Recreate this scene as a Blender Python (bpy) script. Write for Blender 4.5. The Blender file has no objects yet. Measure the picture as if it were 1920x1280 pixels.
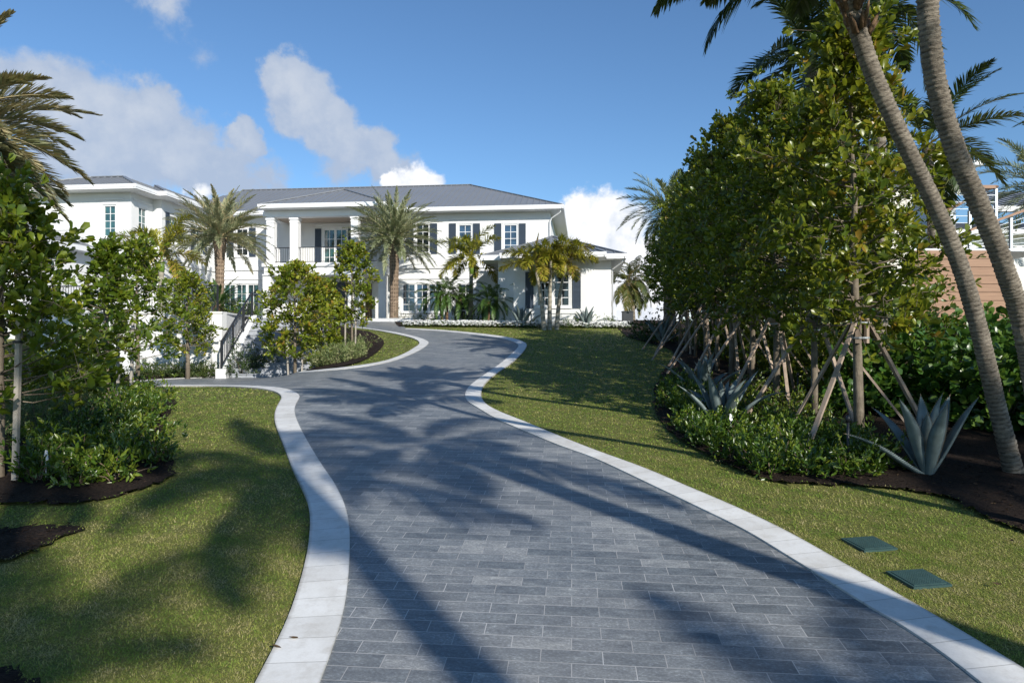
import bpy, math, random
import numpy as np
from mathutils import Vector
from mathutils.geometry import delaunay_2d_cdt
R = math.radians
sc = bpy.context.scene

# ------------------------------------------------------------------ camera
CAM_Z = 2.35
cam_d = bpy.data.cameras.new('camera'); cam = bpy.data.objects.new('camera', cam_d)
sc.collection.objects.link(cam)
cam.location = (0, 0, CAM_Z); cam.rotation_euler = (R(90), 0, 0)
cam_d.sensor_width = 36; cam_d.lens = 24; cam_d.clip_start = .05; cam_d.clip_end = 3000
sc.camera = cam

# ------------------------------------------------------------------ world: sky with clouds
SUN_EL, SUN_AZ = 27.0, 150.0          # degrees; azimuth clockwise from +Y
w = bpy.data.worlds.new('World'); sc.world = w; w.use_nodes = True
nt = w.node_tree; nt.nodes.clear()
def N(t, **k):
    n = nt.nodes.new(t)
    for a, b in k.items(): setattr(n, a, b)
    return n
def lk(a, b): nt.links.new(a, b)
sky = N('ShaderNodeTexSky', sky_type='NISHITA', sun_disc=False, sun_elevation=R(SUN_EL), sun_rotation=R(SUN_AZ))
sky.air_density = 1.0; sky.dust_density = .25; sky.ozone_density = 3.2; sky.altitude = 0
tnt = N('ShaderNodeMix', data_type='RGBA', blend_type='MULTIPLY'); tnt.inputs[0].default_value = 1; lk(sky.outputs[0], tnt.inputs[6]); tnt.inputs[7].default_value = (.74, .92, 1.05, 1)
bg = N('ShaderNodeBackground'); lk(tnt.outputs[2], bg.inputs[0]); bg.inputs[1].default_value = .12
tc = N('ShaderNodeTexCoord')
def m_(op, a, b=None, c=None, clamp=False):
    n = N('ShaderNodeMath', operation=op, use_clamp=clamp)
    for i, v in enumerate((a, b, c)):
        if v is None: continue
        if isinstance(v, (int, float)): n.inputs[i].default_value = v
        else: lk(v, n.inputs[i])
    return n.outputs[0]
def pdir(x, y):
    return Vector(((x-960)/1280, 1, (640-y)/1280)).normalized()
# warped direction so that cloud edges billow
nz1 = N('ShaderNodeTexNoise'); nz1.inputs['Scale'].default_value = 9; nz1.inputs['Detail'].default_value = 8; nz1.inputs['Roughness'].default_value = .62
lk(tc.outputs['Generated'], nz1.inputs['Vector'])
nz2 = N('ShaderNodeTexNoise'); nz2.inputs['Scale'].default_value = 26; nz2.inputs['Detail'].default_value = 7; nz2.inputs['Roughness'].default_value = .6
lk(tc.outputs['Generated'], nz2.inputs['Vector'])
wv = N('ShaderNodeTexNoise'); wv.inputs['Scale'].default_value = 13; wv.inputs['Detail'].default_value = 7; wv.inputs['Roughness'].default_value = .6; lk(tc.outputs['Generated'], wv.inputs['Vector'])
ws = N('ShaderNodeVectorMath', operation='MULTIPLY_ADD'); lk(wv.outputs['Color'], ws.inputs[0]); ws.inputs[1].default_value = (.085, .085, .085); ws.inputs[2].default_value = (-.0425, -.0425, -.0425)
wd = N('ShaderNodeVectorMath', operation='ADD'); lk(tc.outputs['Generated'], wd.inputs[0]); lk(ws.outputs[0], wd.inputs[1])
def blobs(lst):
    out = None
    for (x, y, r, s) in lst:
        d = N('ShaderNodeVectorMath', operation='DISTANCE'); lk(wd.outputs[0], d.inputs[0])
        d.inputs[1].default_value = pdir(x, y)
        rr = r/1280*1.25
        v = m_('MULTIPLY_ADD', d.outputs['Value'], -s/rr, s)
        if out is None: out = v
        else:
            n = N('ShaderNodeMath', operation='SMOOTH_MAX'); lk(out, n.inputs[0]); lk(v, n.inputs[1]); n.inputs[2].default_value = .12; out = n.outputs[0]
    return out
A = blobs([(60,200,60,.75),(130,200,70,.85),(205,240,85,.9),(275,215,56,.95),(330,272,70,.9),(395,318,52,.75),(100,275,70,.6),(440,345,36,.5),(250,305,60,.55),
           (540,150,48,1),(565,190,62,1.05),(612,205,42,1),(625,250,55,.95),(662,285,50,.85),(692,268,40,.9),(712,310,45,.8),(640,318,55,.5),
           (448,248,30,.85),(440,290,30,.3),(305,12,46,.36),(335,75,40,.2),(505,330,50,.35)])
dA = m_('ADD', A, m_('MULTIPLY_ADD', nz1.outputs[0], 1.25, -.63))
aA = N('ShaderNodeMapRange', interpolation_type='SMOOTHSTEP'); lk(dA, aA.inputs[0]); aA.inputs[1].default_value = .03; aA.inputs[2].default_value = .33; aA.inputs[4].default_value = .93
B = blobs([(770,345,42,1),(738,352,30,1),(802,345,30,1),(1140,425,72,1.1),(1185,425,52,1),(1088,432,44,1),(1150,490,95,1.1),(1210,540,110,1.1),(1100,500,60,.9),(374,368,26,.7)])
dB = m_('ADD', m_('ADD', B, m_('MULTIPLY_ADD', nz1.outputs[0], .75, -.42)), m_('MULTIPLY_ADD', nz2.outputs[0], .8, -.42))
aB = N('ShaderNodeMapRange', interpolation_type='SMOOTHSTEP'); lk(dB, aB.inputs[0]); aB.inputs[1].default_value = .06; aB.inputs[2].default_value = .44
shA = N('ShaderNodeValToRGB'); sz = N('ShaderNodeSeparateXYZ'); lk(tc.outputs['Generated'], sz.inputs[0])
lk(m_('ADD', m_('MULTIPLY_ADD', sz.outputs[2], 2.2, -.66), m_('MULTIPLY_ADD', dA, .7, m_('MULTIPLY_ADD', nz2.outputs[0], 1.7, -.85))), shA.inputs[0])
shA.color_ramp.elements[0].position = .05; shA.color_ramp.elements[0].color = (.39, .465, .60, 1)
shA.color_ramp.elements[1].position = .75; shA.color_ramp.elements[1].color = (.53, .58, .665, 1)
shB = N('ShaderNodeValToRGB'); lk(m_('MULTIPLY_ADD', nz2.outputs[0], 1.1, m_('MULTIPLY', nz1.outputs[0], .5)), shB.inputs[0])
shB.color_ramp.elements[0].position = .55; shB.color_ramp.elements[0].color = (.56, .63, .74, 1)
shB.color_ramp.elements[1].position = .9; shB.color_ramp.elements[1].color = (.93, .94, .97, 1)
bA = N('ShaderNodeBackground'); lk(shA.outputs[0], bA.inputs[0]); bB = N('ShaderNodeBackground'); lk(shB.outputs[0], bB.inputs[0])
mx = N('ShaderNodeMixShader'); lk(aA.outputs[0], mx.inputs[0]); lk(bg.outputs[0], mx.inputs[1]); lk(bA.outputs[0], mx.inputs[2])
mx2 = N('ShaderNodeMixShader'); lk(aB.outputs[0], mx2.inputs[0]); lk(mx.outputs[0], mx2.inputs[1]); lk(bB.outputs[0], mx2.inputs[2])
ow = N('ShaderNodeOutputWorld'); lk(mx2.outputs[0], ow.inputs[0])

# ------------------------------------------------------------------ sun, exposure
sun_d = bpy.data.lights.new('sun', 'SUN'); sun = bpy.data.objects.new('sun', sun_d); sc.collection.objects.link(sun)
sun_d.energy = 5.0; sun_d.angle = R(.53); sun_d.color = (1, .95, .87)
to_sun = Vector((math.sin(R(SUN_AZ))*math.cos(R(SUN_EL)), math.cos(R(SUN_AZ))*math.cos(R(SUN_EL)), math.sin(R(SUN_EL))))
sun.rotation_euler = to_sun.to_track_quat('Z', 'Y').to_euler()
sun.location = (20, -40, 40)
sc.view_settings.view_transform = 'Standard'; sc.view_settings.look = 'None'
sc.view_settings.exposure = 0.2; sc.view_settings.gamma = 1.0
cy = sc.cycles
cy.max_bounces = 6; cy.diffuse_bounces = 3; cy.glossy_bounces = 3; cy.transmission_bounces = 3; cy.transparent_max_bounces = 4
cy.caustics_reflective = False; cy.caustics_refractive = False

# ------------------------------------------------------------------ helpers
def tag(o, label=None, cat=None, group=None, kind=None):
    if label: o['label'] = label
    if cat: o['category'] = cat
    if group: o['group'] = group
    if kind: o['kind'] = kind
    return o
def link(o, parent=None):
    sc.collection.objects.link(o)
    if parent: o.parent = parent
    return o
def empty(name, loc, rz=0, label=None, cat=None, group=None):
    o = bpy.data.objects.new(name, None); o.empty_display_size = .2
    o.location = loc; o.rotation_euler = (0, 0, rz)
    return tag(link(o), label, cat, group)
def copy_tree(o, parent=None):
    c = o.copy(); link(c, parent)
    for ch in list(o.children): copy_tree(ch, c)
    return c
class MB:
    def __init__(s): s.v = []; s.f = []; s.uv = None
    def add(s, vs, fs):
        b = len(s.v); s.v += [tuple(p) for p in vs]; s.f += [tuple(i+b for i in f) for f in fs]; return s
    def box(s, x0, x1, y0, y1, z0, z1):
        vs = [(x, y, z) for z in (z0, z1) for y in (y0, y1) for x in (x0, x1)]
        return s.add(vs, [(0,2,3,1),(4,5,7,6),(0,1,5,4),(2,6,7,3),(0,4,6,2),(1,3,7,5)])
    def bar(s, p, q, wx, wy, up=(0, 0, 1)):
        p = Vector(p); q = Vector(q); t = (q-p).normalized(); u = Vector(up)
        if abs(t.dot(u)) > .98: u = Vector((0, 1, 0))
        a = t.cross(u).normalized()*wx/2; b = a.cross(t).normalized()*wy/2
        vs = [c+i*a+j*b for c in (p, q) for i, j in ((-1,-1),(1,-1),(1,1),(-1,1))]
        return s.add(vs, [(0,1,2,3),(7,6,5,4),(0,4,5,1),(1,5,6,2),(2,6,7,3),(3,7,4,0)])
    def tube(s, pts, rad, n=8, cap=True):
        pts = [Vector(p) for p in pts]; vs = []; fs = []
        ref = Vector((1, 0, 0))
        for i, p in enumerate(pts):
            t = (pts[min(i+1, len(pts)-1)]-pts[max(i-1, 0)]).normalized()
            a = ref - t*ref.dot(t)
            if a.length < 1e-3: a = Vector((0, 1, 0)) - t*t.y
            a.normalize(); b = t.cross(a); ref = a
            r = rad[i] if hasattr(rad, '__len__') else rad
            for k in range(n):
                an = 2*math.pi*k/n; vs.append(p + (a*math.cos(an)+b*math.sin(an))*r)
        for i in range(len(pts)-1):
            for k in range(n):
                k2 = (k+1) % n; fs.append((i*n+k, i*n+k2, (i+1)*n+k2, (i+1)*n+k))
        if cap:
            fs.append(tuple(range(n-1, -1, -1))); fs.append(tuple(range((len(pts)-1)*n, len(pts)*n)))
        return s.add(vs, fs)
    def quad(s, a, b, c, d): return s.add([a, b, c, d], [(0, 1, 2, 3)])
    def build(s, name, mat, parent=None, smooth=False):
        me = bpy.data.meshes.new(name); me.from_pydata(s.v, [], s.f)
        for m in (mat if isinstance(mat, (list, tuple)) else [mat]): me.materials.append(m)
        if smooth: me.polygons.foreach_set('use_smooth', [True]*len(me.polygons))
        me.update()
        return link(bpy.data.objects.new(name, me), parent)
def np_mesh(name, V, F, tint=None, smooth=False):
    """V (n,3), F (m,3) numpy -> mesh, optional per-vertex float 'tint'"""
    me = bpy.data.meshes.new(name); V = np.asarray(V, np.float32); F = np.asarray(F, np.int32)
    me.vertices.add(len(V)); me.vertices.foreach_set('co', V.ravel())
    me.loops.add(F.size); me.loops.foreach_set('vertex_index', F.ravel())
    me.polygons.add(len(F)); me.polygons.foreach_set('loop_start', np.arange(0, F.size, F.shape[1], dtype=np.int32))
    if smooth: me.polygons.foreach_set('use_smooth', np.ones(len(F), bool))
    if tint is not None:
        at = me.attributes.new('tint', 'FLOAT', 'POINT'); at.data.foreach_set('value', np.asarray(tint, np.float32))
    me.update(calc_edges=True)
    return me
def np_obj(name, V, F, mat, parent=None, tint=None, smooth=False):
    me = np_mesh(name, V, F, tint, smooth); me.materials.append(mat)
    return link(bpy.data.objects.new(name, me), parent)

# ------------------------------------------------------------------ terrain
def sst(t): t = np.clip(t, 0, 1); return t*t*(3-2*t)
SL = .082
def gz(X, Y):
    X = np.asarray(X, float); Y = np.asarray(Y, float)
    pl = SL*np.clip(Y, -25, 40) + np.where(Y > 40, .47*sst((Y-40)/6), 0)
    ct = np.minimum(pl, 1.05); t = sst((Y-25)/9); ct = ct*(1-t)+pl*t
    wl = sst((-X-4)/5.); z = pl*(1-wl)+ct*wl
    w2 = sst((-X-11.5)/1.5); z = z*(1-w2)+np.minimum(z, 2.9)*w2
    z = z - np.clip((Y-64)*.12, 0, 8)
    return z
_YS = np.concatenate([np.arange(1.2, 12, .01), np.arange(12, 75, .03)])
def G(x, y):
    """ground point seen at photo pixel (x, y)"""
    xs, zs = (x-960)/1280, (640-y)/1280
    d = CAM_Z+zs*_YS-gz(xs*_YS, _YS)
    i = int(np.argmax(d <= 0))
    if d[i] > 0 or i == 0: i = len(_YS)-1
    d0, d1 = d[i-1], d[i]; t = d0/(d0-d1) if d0 != d1 else 0
    Y = _YS[i-1]+t*(_YS[i]-_YS[i-1]); return (xs*Y, Y)
def at(x, y, Y): return Vector(((x-960)/1280*Y, Y, CAM_Z+(640-y)/1280*Y))
def on(x, Y, dz=0):
    X = (x-960)/1280*Y; return Vector((X, Y, float(gz(X, Y))+dz))
def crom(P, step):
    """Catmull-Rom through 2D points"""
    P = [np.array(p, float) for p in P]; out = []
    for i in range(len(P)-1):
        p0, p1, p2, p3 = P[max(i-1, 0)], P[i], P[i+1], P[min(i+2, len(P)-1)]
        n = max(2, int(np.linalg.norm(p2-p1)/step))
        for k in range(n):
            t = k/n
            out.append(.5*((2*p1)+(-p0+p2)*t+(2*p0-5*p1+4*p2-p3)*t*t+(-p0+3*p1-3*p2+p3)*t**3))
    out.append(P[-1]); return out
def gcurve(px, extra=()):
    return [G(*p) for p in crom(px, 9)] + [tuple(e) for e in extra]
def sheet(name, poly, spacing, dz, mat, bump=0, seed=0):
    """a sheet lying on the terrain inside a world-space polygon"""
    rng = np.random.default_rng(seed)
    pts = [];
    for i, p in enumerate(poly):
        q = poly[(i+1) % len(poly)]; L = math.dist(p, q); n = max(1, int(L/max(spacing, .12)))
        for k in range(n): pts.append((p[0]+(q[0]-p[0])*k/n, p[1]+(q[1]-p[1])*k/n))
    nb = len(pts); a = np.array(pts)
    gx = np.arange(a[:, 0].min(), a[:, 0].max(), spacing); gy = np.arange(a[:, 1].min(), a[:, 1].max(), spacing)
    XX, YY = np.meshgrid(gx, gy); XX = XX.ravel()+rng.uniform(-.3, .3, XX.size)*spacing; YY = YY.ravel()+rng.uniform(-.3, .3, YY.size)*spacing
    ins = inside(XX, YY, a); XX, YY = XX[ins], YY[ins]
    allp = [Vector(p) for p in pts]+[Vector((float(x), float(y))) for x, y in zip(XX, YY)]
    r = delaunay_2d_cdt(allp, [], [list(range(nb))], 1, 1e-5)
    V2 = np.array([(v.x, v.y) for v in r[0]]); Z = gz(V2[:, 0], V2[:, 1])+dz
    if bump: Z = Z+rng.uniform(0, bump, len(Z))
    V = np.column_stack([V2, Z]); F = np.array([f for f in r[2] if len(f) == 3])
    e1 = V[F[:, 1]]-V[F[:, 0]]; e2 = V[F[:, 2]]-V[F[:, 0]]
    flip = (e1[:, 0]*e2[:, 1]-e1[:, 1]*e2[:, 0]) < 0; F[flip] = F[flip][:, ::-1]
    return np_obj(name, V, F, mat, smooth=True)
def inside(X, Y, poly):
    c = np.zeros(len(X), bool); n = len(poly); j = n-1
    for i in range(n):
        xi, yi = poly[i]; xj, yj = poly[j]
        if yi != yj:
            c ^= ((yi > Y) != (yj > Y)) & (X < (xj-xi)*(Y-yi)/(yj-yi)+xi)
        j = i
    return c

# ------------------------------------------------------------------ materials
class NT:
    def __init__(s, name):
        s.m = bpy.data.materials.new(name); s.m.use_nodes = True; s.t = s.m.node_tree; s.t.nodes.clear()
        s.out = s.n('ShaderNodeOutputMaterial'); s.p = s.n('ShaderNodeBsdfPrincipled'); s.l(s.p.outputs[0], s.out.inputs[0])
        s.tc = s.n('ShaderNodeTexCoord')
    def n(s, t, **k):
        n = s.t.nodes.new(t)
        for a, b in k.items(): setattr(n, a, b)
        return n
    def l(s, a, b): s.t.links.new(a, b)
    def noise(s, scale, detail=4, rough=.55, vec=None, co='Object', stretch=None):
        n = s.n('ShaderNodeTexNoise'); n.inputs['Scale'].default_value = scale; n.inputs['Detail'].default_value = detail; n.inputs['Roughness'].default_value = rough
        v = vec or s.tc.outputs[co]
        if stretch:
            mp = s.n('ShaderNodeMapping'); mp.inputs['Scale'].default_value = stretch; s.l(v, mp.inputs[0]); v = mp.outputs[0]
        s.l(v, n.inputs['Vector']); return n.outputs[0]
    def ramp(s, fac, *stops):
        r = s.n('ShaderNodeValToRGB'); s.l(fac, r.inputs[0]); e = r.color_ramp.elements
        while len(e) < len(stops): e.new(.5)
        for x, (p, c) in zip(e, stops): x.position = p; x.color = (*c, 1) if len(c) == 3 else c
        return r.outputs[0]
    def mix(s, fac, a, b, mode='MIX'):
        n = s.n('ShaderNodeMix', data_type='RGBA', blend_type=mode)
        for i, v in ((0, fac), (6, a), (7, b)):
            if isinstance(v, (int, float)): n.inputs[i].default_value = v
            elif isinstance(v, tuple): n.inputs[i].default_value = (*v, 1)
            else: s.l(v, n.inputs[i])
        return n.outputs[2]
    def math(s, op, a, b=0., clamp=False):
        n = s.n('ShaderNodeMath', operation=op, use_clamp=clamp)
        for i, v in ((0, a), (1, b)):
            if isinstance(v, (int, float)): n.inputs[i].default_value = v
            else: s.l(v, n.inputs[i])
        return n.outputs[0]
    def col(s, c):
        if isinstance(c, tuple): s.p.inputs['Base Color'].default_value = (*c, 1)
        else: s.l(c, s.p.inputs['Base Color'])
    def set(s, rough=.6, spec=.4, metal=0):
        s.p.inputs['Roughness'].default_value = rough; s.p.inputs['Specular IOR Level'].default_value = spec; s.p.inputs['Metallic'].default_value = metal; return s
    def bump(s, h, strength=.3, dist=.01):
        b = s.n('ShaderNodeBump'); b.inputs['Strength'].default_value = strength; b.inputs['Distance'].default_value = dist
        s.l(h, b.inputs['Height']); s.l(b.outputs[0], s.p.inputs['Normal'])
def simple(name, c, rough=.6, spec=.4, var=.12, scale=3., metal=0, bump=0, bscale=40):
    t = NT(name); n = t.noise(scale, 5)
    t.col(t.ramp(n, (.25, tuple(x*(1-var) for x in c)), (.75, tuple(min(1, x*(1+var)) for x in c))))
    t.set(rough, spec, metal)
    if bump: t.bump(t.noise(bscale, 4), bump, .01)
    return t.m
def leafmat(name, stops, rough=.38, spec=.5, trans=.28, tcol=(.22, .3, .02)):
    t = NT(name); a = t.n('ShaderNodeAttribute', attribute_name='tint')
    oi = t.n('ShaderNodeObjectInfo')
    f = t.math('ADD', a.outputs['Fac'], t.math('MULTIPLY', t.math('SUBTRACT', oi.outputs['Random'], .5), .12))
    c = t.ramp(f, *stops); t.col(c); t.set(rough, spec)
    tr = t.n('ShaderNodeBsdfTranslucent'); t.l(t.mix(.6, c, tcol), tr.inputs[0])
    ms = t.n('ShaderNodeMixShader'); ms.inputs[0].default_value = trans
    t.l(t.p.outputs[0], ms.inputs[1]); t.l(tr.outputs[0], ms.inputs[2]); t.l(ms.outputs[0], t.out.inputs[0])
    return t.m
M = {}
M['stucco'] = simple('white_stucco', (.715, .715, .70), .75, .25, .045, .9, bump=.12, bscale=40)
M['trim'] = simple('white_trim', (.77, .77, .765), .5, .4, .015, 2)
M['cream'] = simple('cream_stucco', (.74, .71, .63), .8, .25, .03, 1.2, bump=.06)
M['shutter'] = simple('slate_blue_shutter', (.040, .058, .085), .5, .4, .08, 4)
M['soffit_wood'] = simple('porch_ceiling_boards', (.42, .34, .27), .6, .3, .12, 3)
M['door'] = simple('dark_door_paint', (.035, .045, .06), .45, .5, .1, 3)
M['brown_door'] = simple('brown_wood_door', (.13, .075, .045), .5, .4, .2, 3)
M['black_metal'] = simple('black_painted_metal', (.018, .02, .024), .45, .5, .1, 5)
M['grey_metal'] = simple('galvanised_metal', (.42, .44, .46), .4, .5, .08, 6, metal=.5)
M['step'] = simple('grey_stone_step', (.33, .35, .38), .7, .3, .18, 4, bump=.1)
M['roof'] = simple('grey_metal_roof', (.19, .20, .215), .42, .5, .05, .6)
M['green_plastic'] = simple('green_plastic', (.036, .075, .07), .5, .4, .2, 9, bump=.15, bscale=90)
M['white_plastic'] = simple('white_plastic', (.8, .8, .8), .5, .4, .02)
M['dark_box'] = simple('charcoal_box', (.04, .045, .05), .6, .3, .15, 3)
def glass(name, c, spec=.8):
    t = NT(name); n = t.noise(1.3, 3)
    t.col(t.ramp(n, (.4, tuple(x*.3 for x in c)), (.6, tuple(x*1.25 for x in c)))); t.set(.06, spec); t.p.inputs['IOR'].default_value = 1.7  # uneven window reflections painted as dark and bright patches in the colour
    t.bump(t.noise(1.2, 2), .06, .05); return t.m
M['glass_teal'] = glass('teal_window_glass', (.035, .10, .10))
M['glass_blue'] = glass('blue_window_glass', (.03, .06, .10))
M['glass_dark'] = glass('dark_window_glass', (.012, .018, .022), .6)
# lawn
t = NT('lawn_grass'); n1 = t.noise(.9, 5, .6); n2 = t.noise(14, 6, .7); n3 = t.noise(140, 3, .7)
c = t.mix(n1, (.14, .205, .03), (.22, .245, .06)); c = t.mix(t.math('MULTIPLY', n2, .8), c, (.29, .25, .10)); c = t.mix(.75, c, t.ramp(n3, (.3, (.25, .25, .2)), (.7, (1, 1, 1))), 'MULTIPLY')
t.col(c); t.set(.8, .2); t.bump(n3, .7, .03); M['lawn'] = t.m
t = NT('grass_blades'); a = t.n('ShaderNodeAttribute', attribute_name='tint')
c = t.ramp(a.outputs['Fac'], (0, (.10, .20, .03)), (.4, (.255, .355, .06)), (.66, (.40, .405, .105)), (.82, (.50, .445, .185)), (1, (.58, .50, .25)))
t.col(c); t.set(.55, .3)
tr = t.n('ShaderNodeBsdfTranslucent'); t.l(c, tr.inputs[0]); ms = t.n('ShaderNodeMixShader'); ms.inputs[0].default_value = .4
t.l(t.p.outputs[0], ms.inputs[1]); t.l(tr.outputs[0], ms.inputs[2]); t.l(ms.outputs[0], t.out.inputs[0]); M['blade'] = t.m
# mulch
t = NT('dark_mulch'); n1 = t.noise(30, 6, .7, stretch=(1, 1.8, 1)); n2 = t.noise(90, 4)
t.col(t.ramp(n1, (.3, (.008, .006, .005)), (.52, (.028, .019, .014)), (.72, (.085, .056, .04)))); t.set(.9, .15); t.bump(n1, 1., .05); M['mulch'] = t.m
# pavers
t = NT('slate_pavers')
mp = t.n('ShaderNodeMapping'); mp.inputs['Rotation'].default_value = (0, 0, R(5)); t.l(t.tc.outputs['Object'], mp.inputs[0])
def brick(c1, c2, mo, ms=.0032):
    b = t.n('ShaderNodeTexBrick'); t.l(mp.outputs[0], b.inputs['Vector']); b.inputs['Scale'].default_value = 1
    b.inputs['Brick Width'].default_value = .392; b.inputs['Row Height'].default_value = .152; b.inputs['Mortar Size'].default_value = ms
    b.inputs['Mortar Smooth'].default_value = .25; b.offset = .5; b.offset_frequency = 2
    b.inputs['Color1'].default_value = (*c1, 1); b.inputs['Color2'].default_value = (*c2, 1); b.inputs['Mortar'].default_value = (*mo, 1); return b
b1 = brick((0, 0, 0), (1, 1, 1), (.5, .5, .5)); 
tone = t.ramp(b1.outputs[0], (0, (.135, .152, .164)), (.3, (.172, .188, .198)), (.7, (.205, .219, .226)), (1, (.285, .293, .29)))
# each paver shifts the cleft pattern, so that no two look alike
sh = t.n('ShaderNodeVectorMath', operation='MULTIPLY_ADD'); t.l(b1.outputs[0], sh.inputs[0]); sh.inputs[1].default_value = (37, 53, 11); t.l(mp.outputs[0], sh.inputs[2])
v1 = t.noise(5, 8, .68, vec=sh.outputs[0], stretch=(1, 2.6, 1)); v2 = t.noise(48, 6, .72, vec=sh.outputs[0], stretch=(1, 1.5, 1)); v3 = t.noise(.35, 3)
c = t.mix(.85, tone, t.ramp(v1, (.28, (.45, .47, .50)), (.45, (.85, .86, .88)), (.6, (1.15, 1.15, 1.14)), (.72, (1.8, 1.78, 1.72))), 'MULTIPLY')
c = t.mix(.8, c, t.ramp(v2, (.35, (.6, .6, .6)), (.52, (1., 1., 1.)), (.62, (1.5, 1.5, 1.5)), (.7, (2.4, 2.4, 2.4))), 'MULTIPLY')
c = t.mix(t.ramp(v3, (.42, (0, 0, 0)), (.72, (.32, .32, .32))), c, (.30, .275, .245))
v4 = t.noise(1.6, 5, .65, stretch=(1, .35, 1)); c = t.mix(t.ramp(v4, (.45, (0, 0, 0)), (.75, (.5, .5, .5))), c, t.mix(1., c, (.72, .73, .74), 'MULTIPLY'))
jn = t.noise(1.3, 4); c = t.mix(b1.outputs['Fac'], c, t.ramp(jn, (.3, (.26, .25, .235)), (.65, (.50, .495, .48)))); t.col(c)
t.set(.5, .45); hh = t.math('SUBTRACT', t.math('MULTIPLY', v1, .6), b1.outputs['Fac']); t.bump(hh, .35, .006)
t.l(t.ramp(v1, (.2, (.42, .42, .42)), (.8, (.62, .62, .62))), t.p.inputs['Roughness']); M['paver'] = t.m
# kerb stone
t = NT('white_kerb_stone'); uv = t.n('ShaderNodeUVMap', uv_map='UVMap')
b = t.n('ShaderNodeTexBrick'); t.l(uv.outputs[0], b.inputs['Vector']); b.inputs['Scale'].default_value = 1; b.inputs['Brick Width'].default_value = .30; b.inputs['Row Height'].default_value = 10
b.inputs['Mortar Size'].default_value = .0035; b.offset = 0; b.inputs['Color1'].default_value = (.67, .665, .645, 1); b.inputs['Color2'].default_value = (.75, .745, .72, 1); b.inputs['Mortar'].default_value = (.40, .39, .37, 1)
n1 = t.noise(2.2, 6, .65); n2 = t.noise(60, 4, .7)
n0 = t.noise(7, 6, .7); c = t.mix(1., b.outputs[0], t.ramp(n1, (.25, (.82, .80, .76)), (.6, (1.02, 1.02, 1.01))), 'MULTIPLY'); c = t.mix(t.ramp(n0, (.5, (0, 0, 0)), (.8, (.55, .55, .55))), c, (.42, .385, .33))
sx = t.n('ShaderNodeSeparateXYZ'); t.l(uv.outputs[0], sx.inputs[0]); ed = t.math('MULTIPLY', t.math('ABSOLUTE', t.math('SUBTRACT', sx.outputs[1], .2)), 5.); ed = t.math('MULTIPLY', t.ramp(ed, (.84, (0, 0, 0)), (1, (1, 1, 1))), n0); c = t.mix(ed, c, (.16, .14, .10)); c = t.mix(.35, c, t.ramp(n2, (.3, (.8, .8, .8)), (.7, (1.05, 1.05, 1.05))), 'MULTIPLY')
t.col(c); t.set(.7, .3); t.bump(t.math('SUBTRACT', t.math('MULTIPLY', n2, .3), b.outputs['Fac']), .3, .004); M['kerb'] = t.m
# bark
def bark(name, c0, c1, scale=6, stretch=(1, 1, .25), b=.5):
    t = NT(name); n1 = t.noise(scale, 6, .7, stretch=stretch); n2 = t.noise(1.7, 3)
    c = t.ramp(n1, (.3, c0), (.7, c1)); c = t.mix(t.math('MULTIPLY', n2, .5), c, tuple(x*.6 for x in c1)); n3 = t.noise(4.5, 5, .7)
    c = t.mix(t.ramp(n3, (.5, (0, 0, 0)), (.68, (.6, .6, .6))), c, tuple(min(1, x*1.35) for x in c1)); a = t.n('ShaderNodeAttribute', attribute_name='tint'); c = t.mix(t.math('MULTIPLY', a.outputs['Fac'], .8), c, tuple(x*.35 for x in c0)); t.col(c); t.set(.85, .2); t.bump(n1, b, .03); return t.m
M['bark'] = bark('tree_bark', (.09, .07, .05), (.24, .20, .15), 14)
M['palm_bark'] = bark('ringed_palm_bark', (.085, .068, .05), (.33, .285, .225), 11, (1, 1, 4.5), .8)
M['date_bark'] = bark('date_palm_bark', (.11, .075, .05), (.36, .27, .19), 14, (1, 1, 1.2), .6)
M['smooth_bark'] = bark('smooth_palm_bark', (.26, .24, .18), (.42, .38, .30), 5, (1, 1, 3), .2)
M['fibre'] = bark('palm_fibre', (.05, .03, .018), (.24, .15, .085), 22, (1, 1, .5), .8)
M['rootbark'] = bark('pygmy_palm_bark', (.06, .035, .02), (.22, .14, .08), 24, (1, 1, 1), .8)
M['lumber'] = bark('weathered_lumber', (.24, .18, .135), (.42, .33, .255), 16, (1, 1, .12), .15)
M['stake'] = bark('grey_stake_wood', (.30, .27, .23), (.46, .42, .36), 16, (1, 1, .1), .15)
# slats
t = NT('reddish_wood_boards'); n1 = t.noise(9, 6, .65, stretch=(.18, 1, 2.2)); n2 = t.noise(.9, 2, stretch=(.3, 1, 7))
c = t.ramp(n1, (.25, (.19, .098, .055)), (.7, (.34, .19, .115))); c = t.mix(t.math('MULTIPLY', n2, .6), c, (.39, .25, .16)); t.col(c); t.set(.55, .35); M['slat'] = t.m
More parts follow.
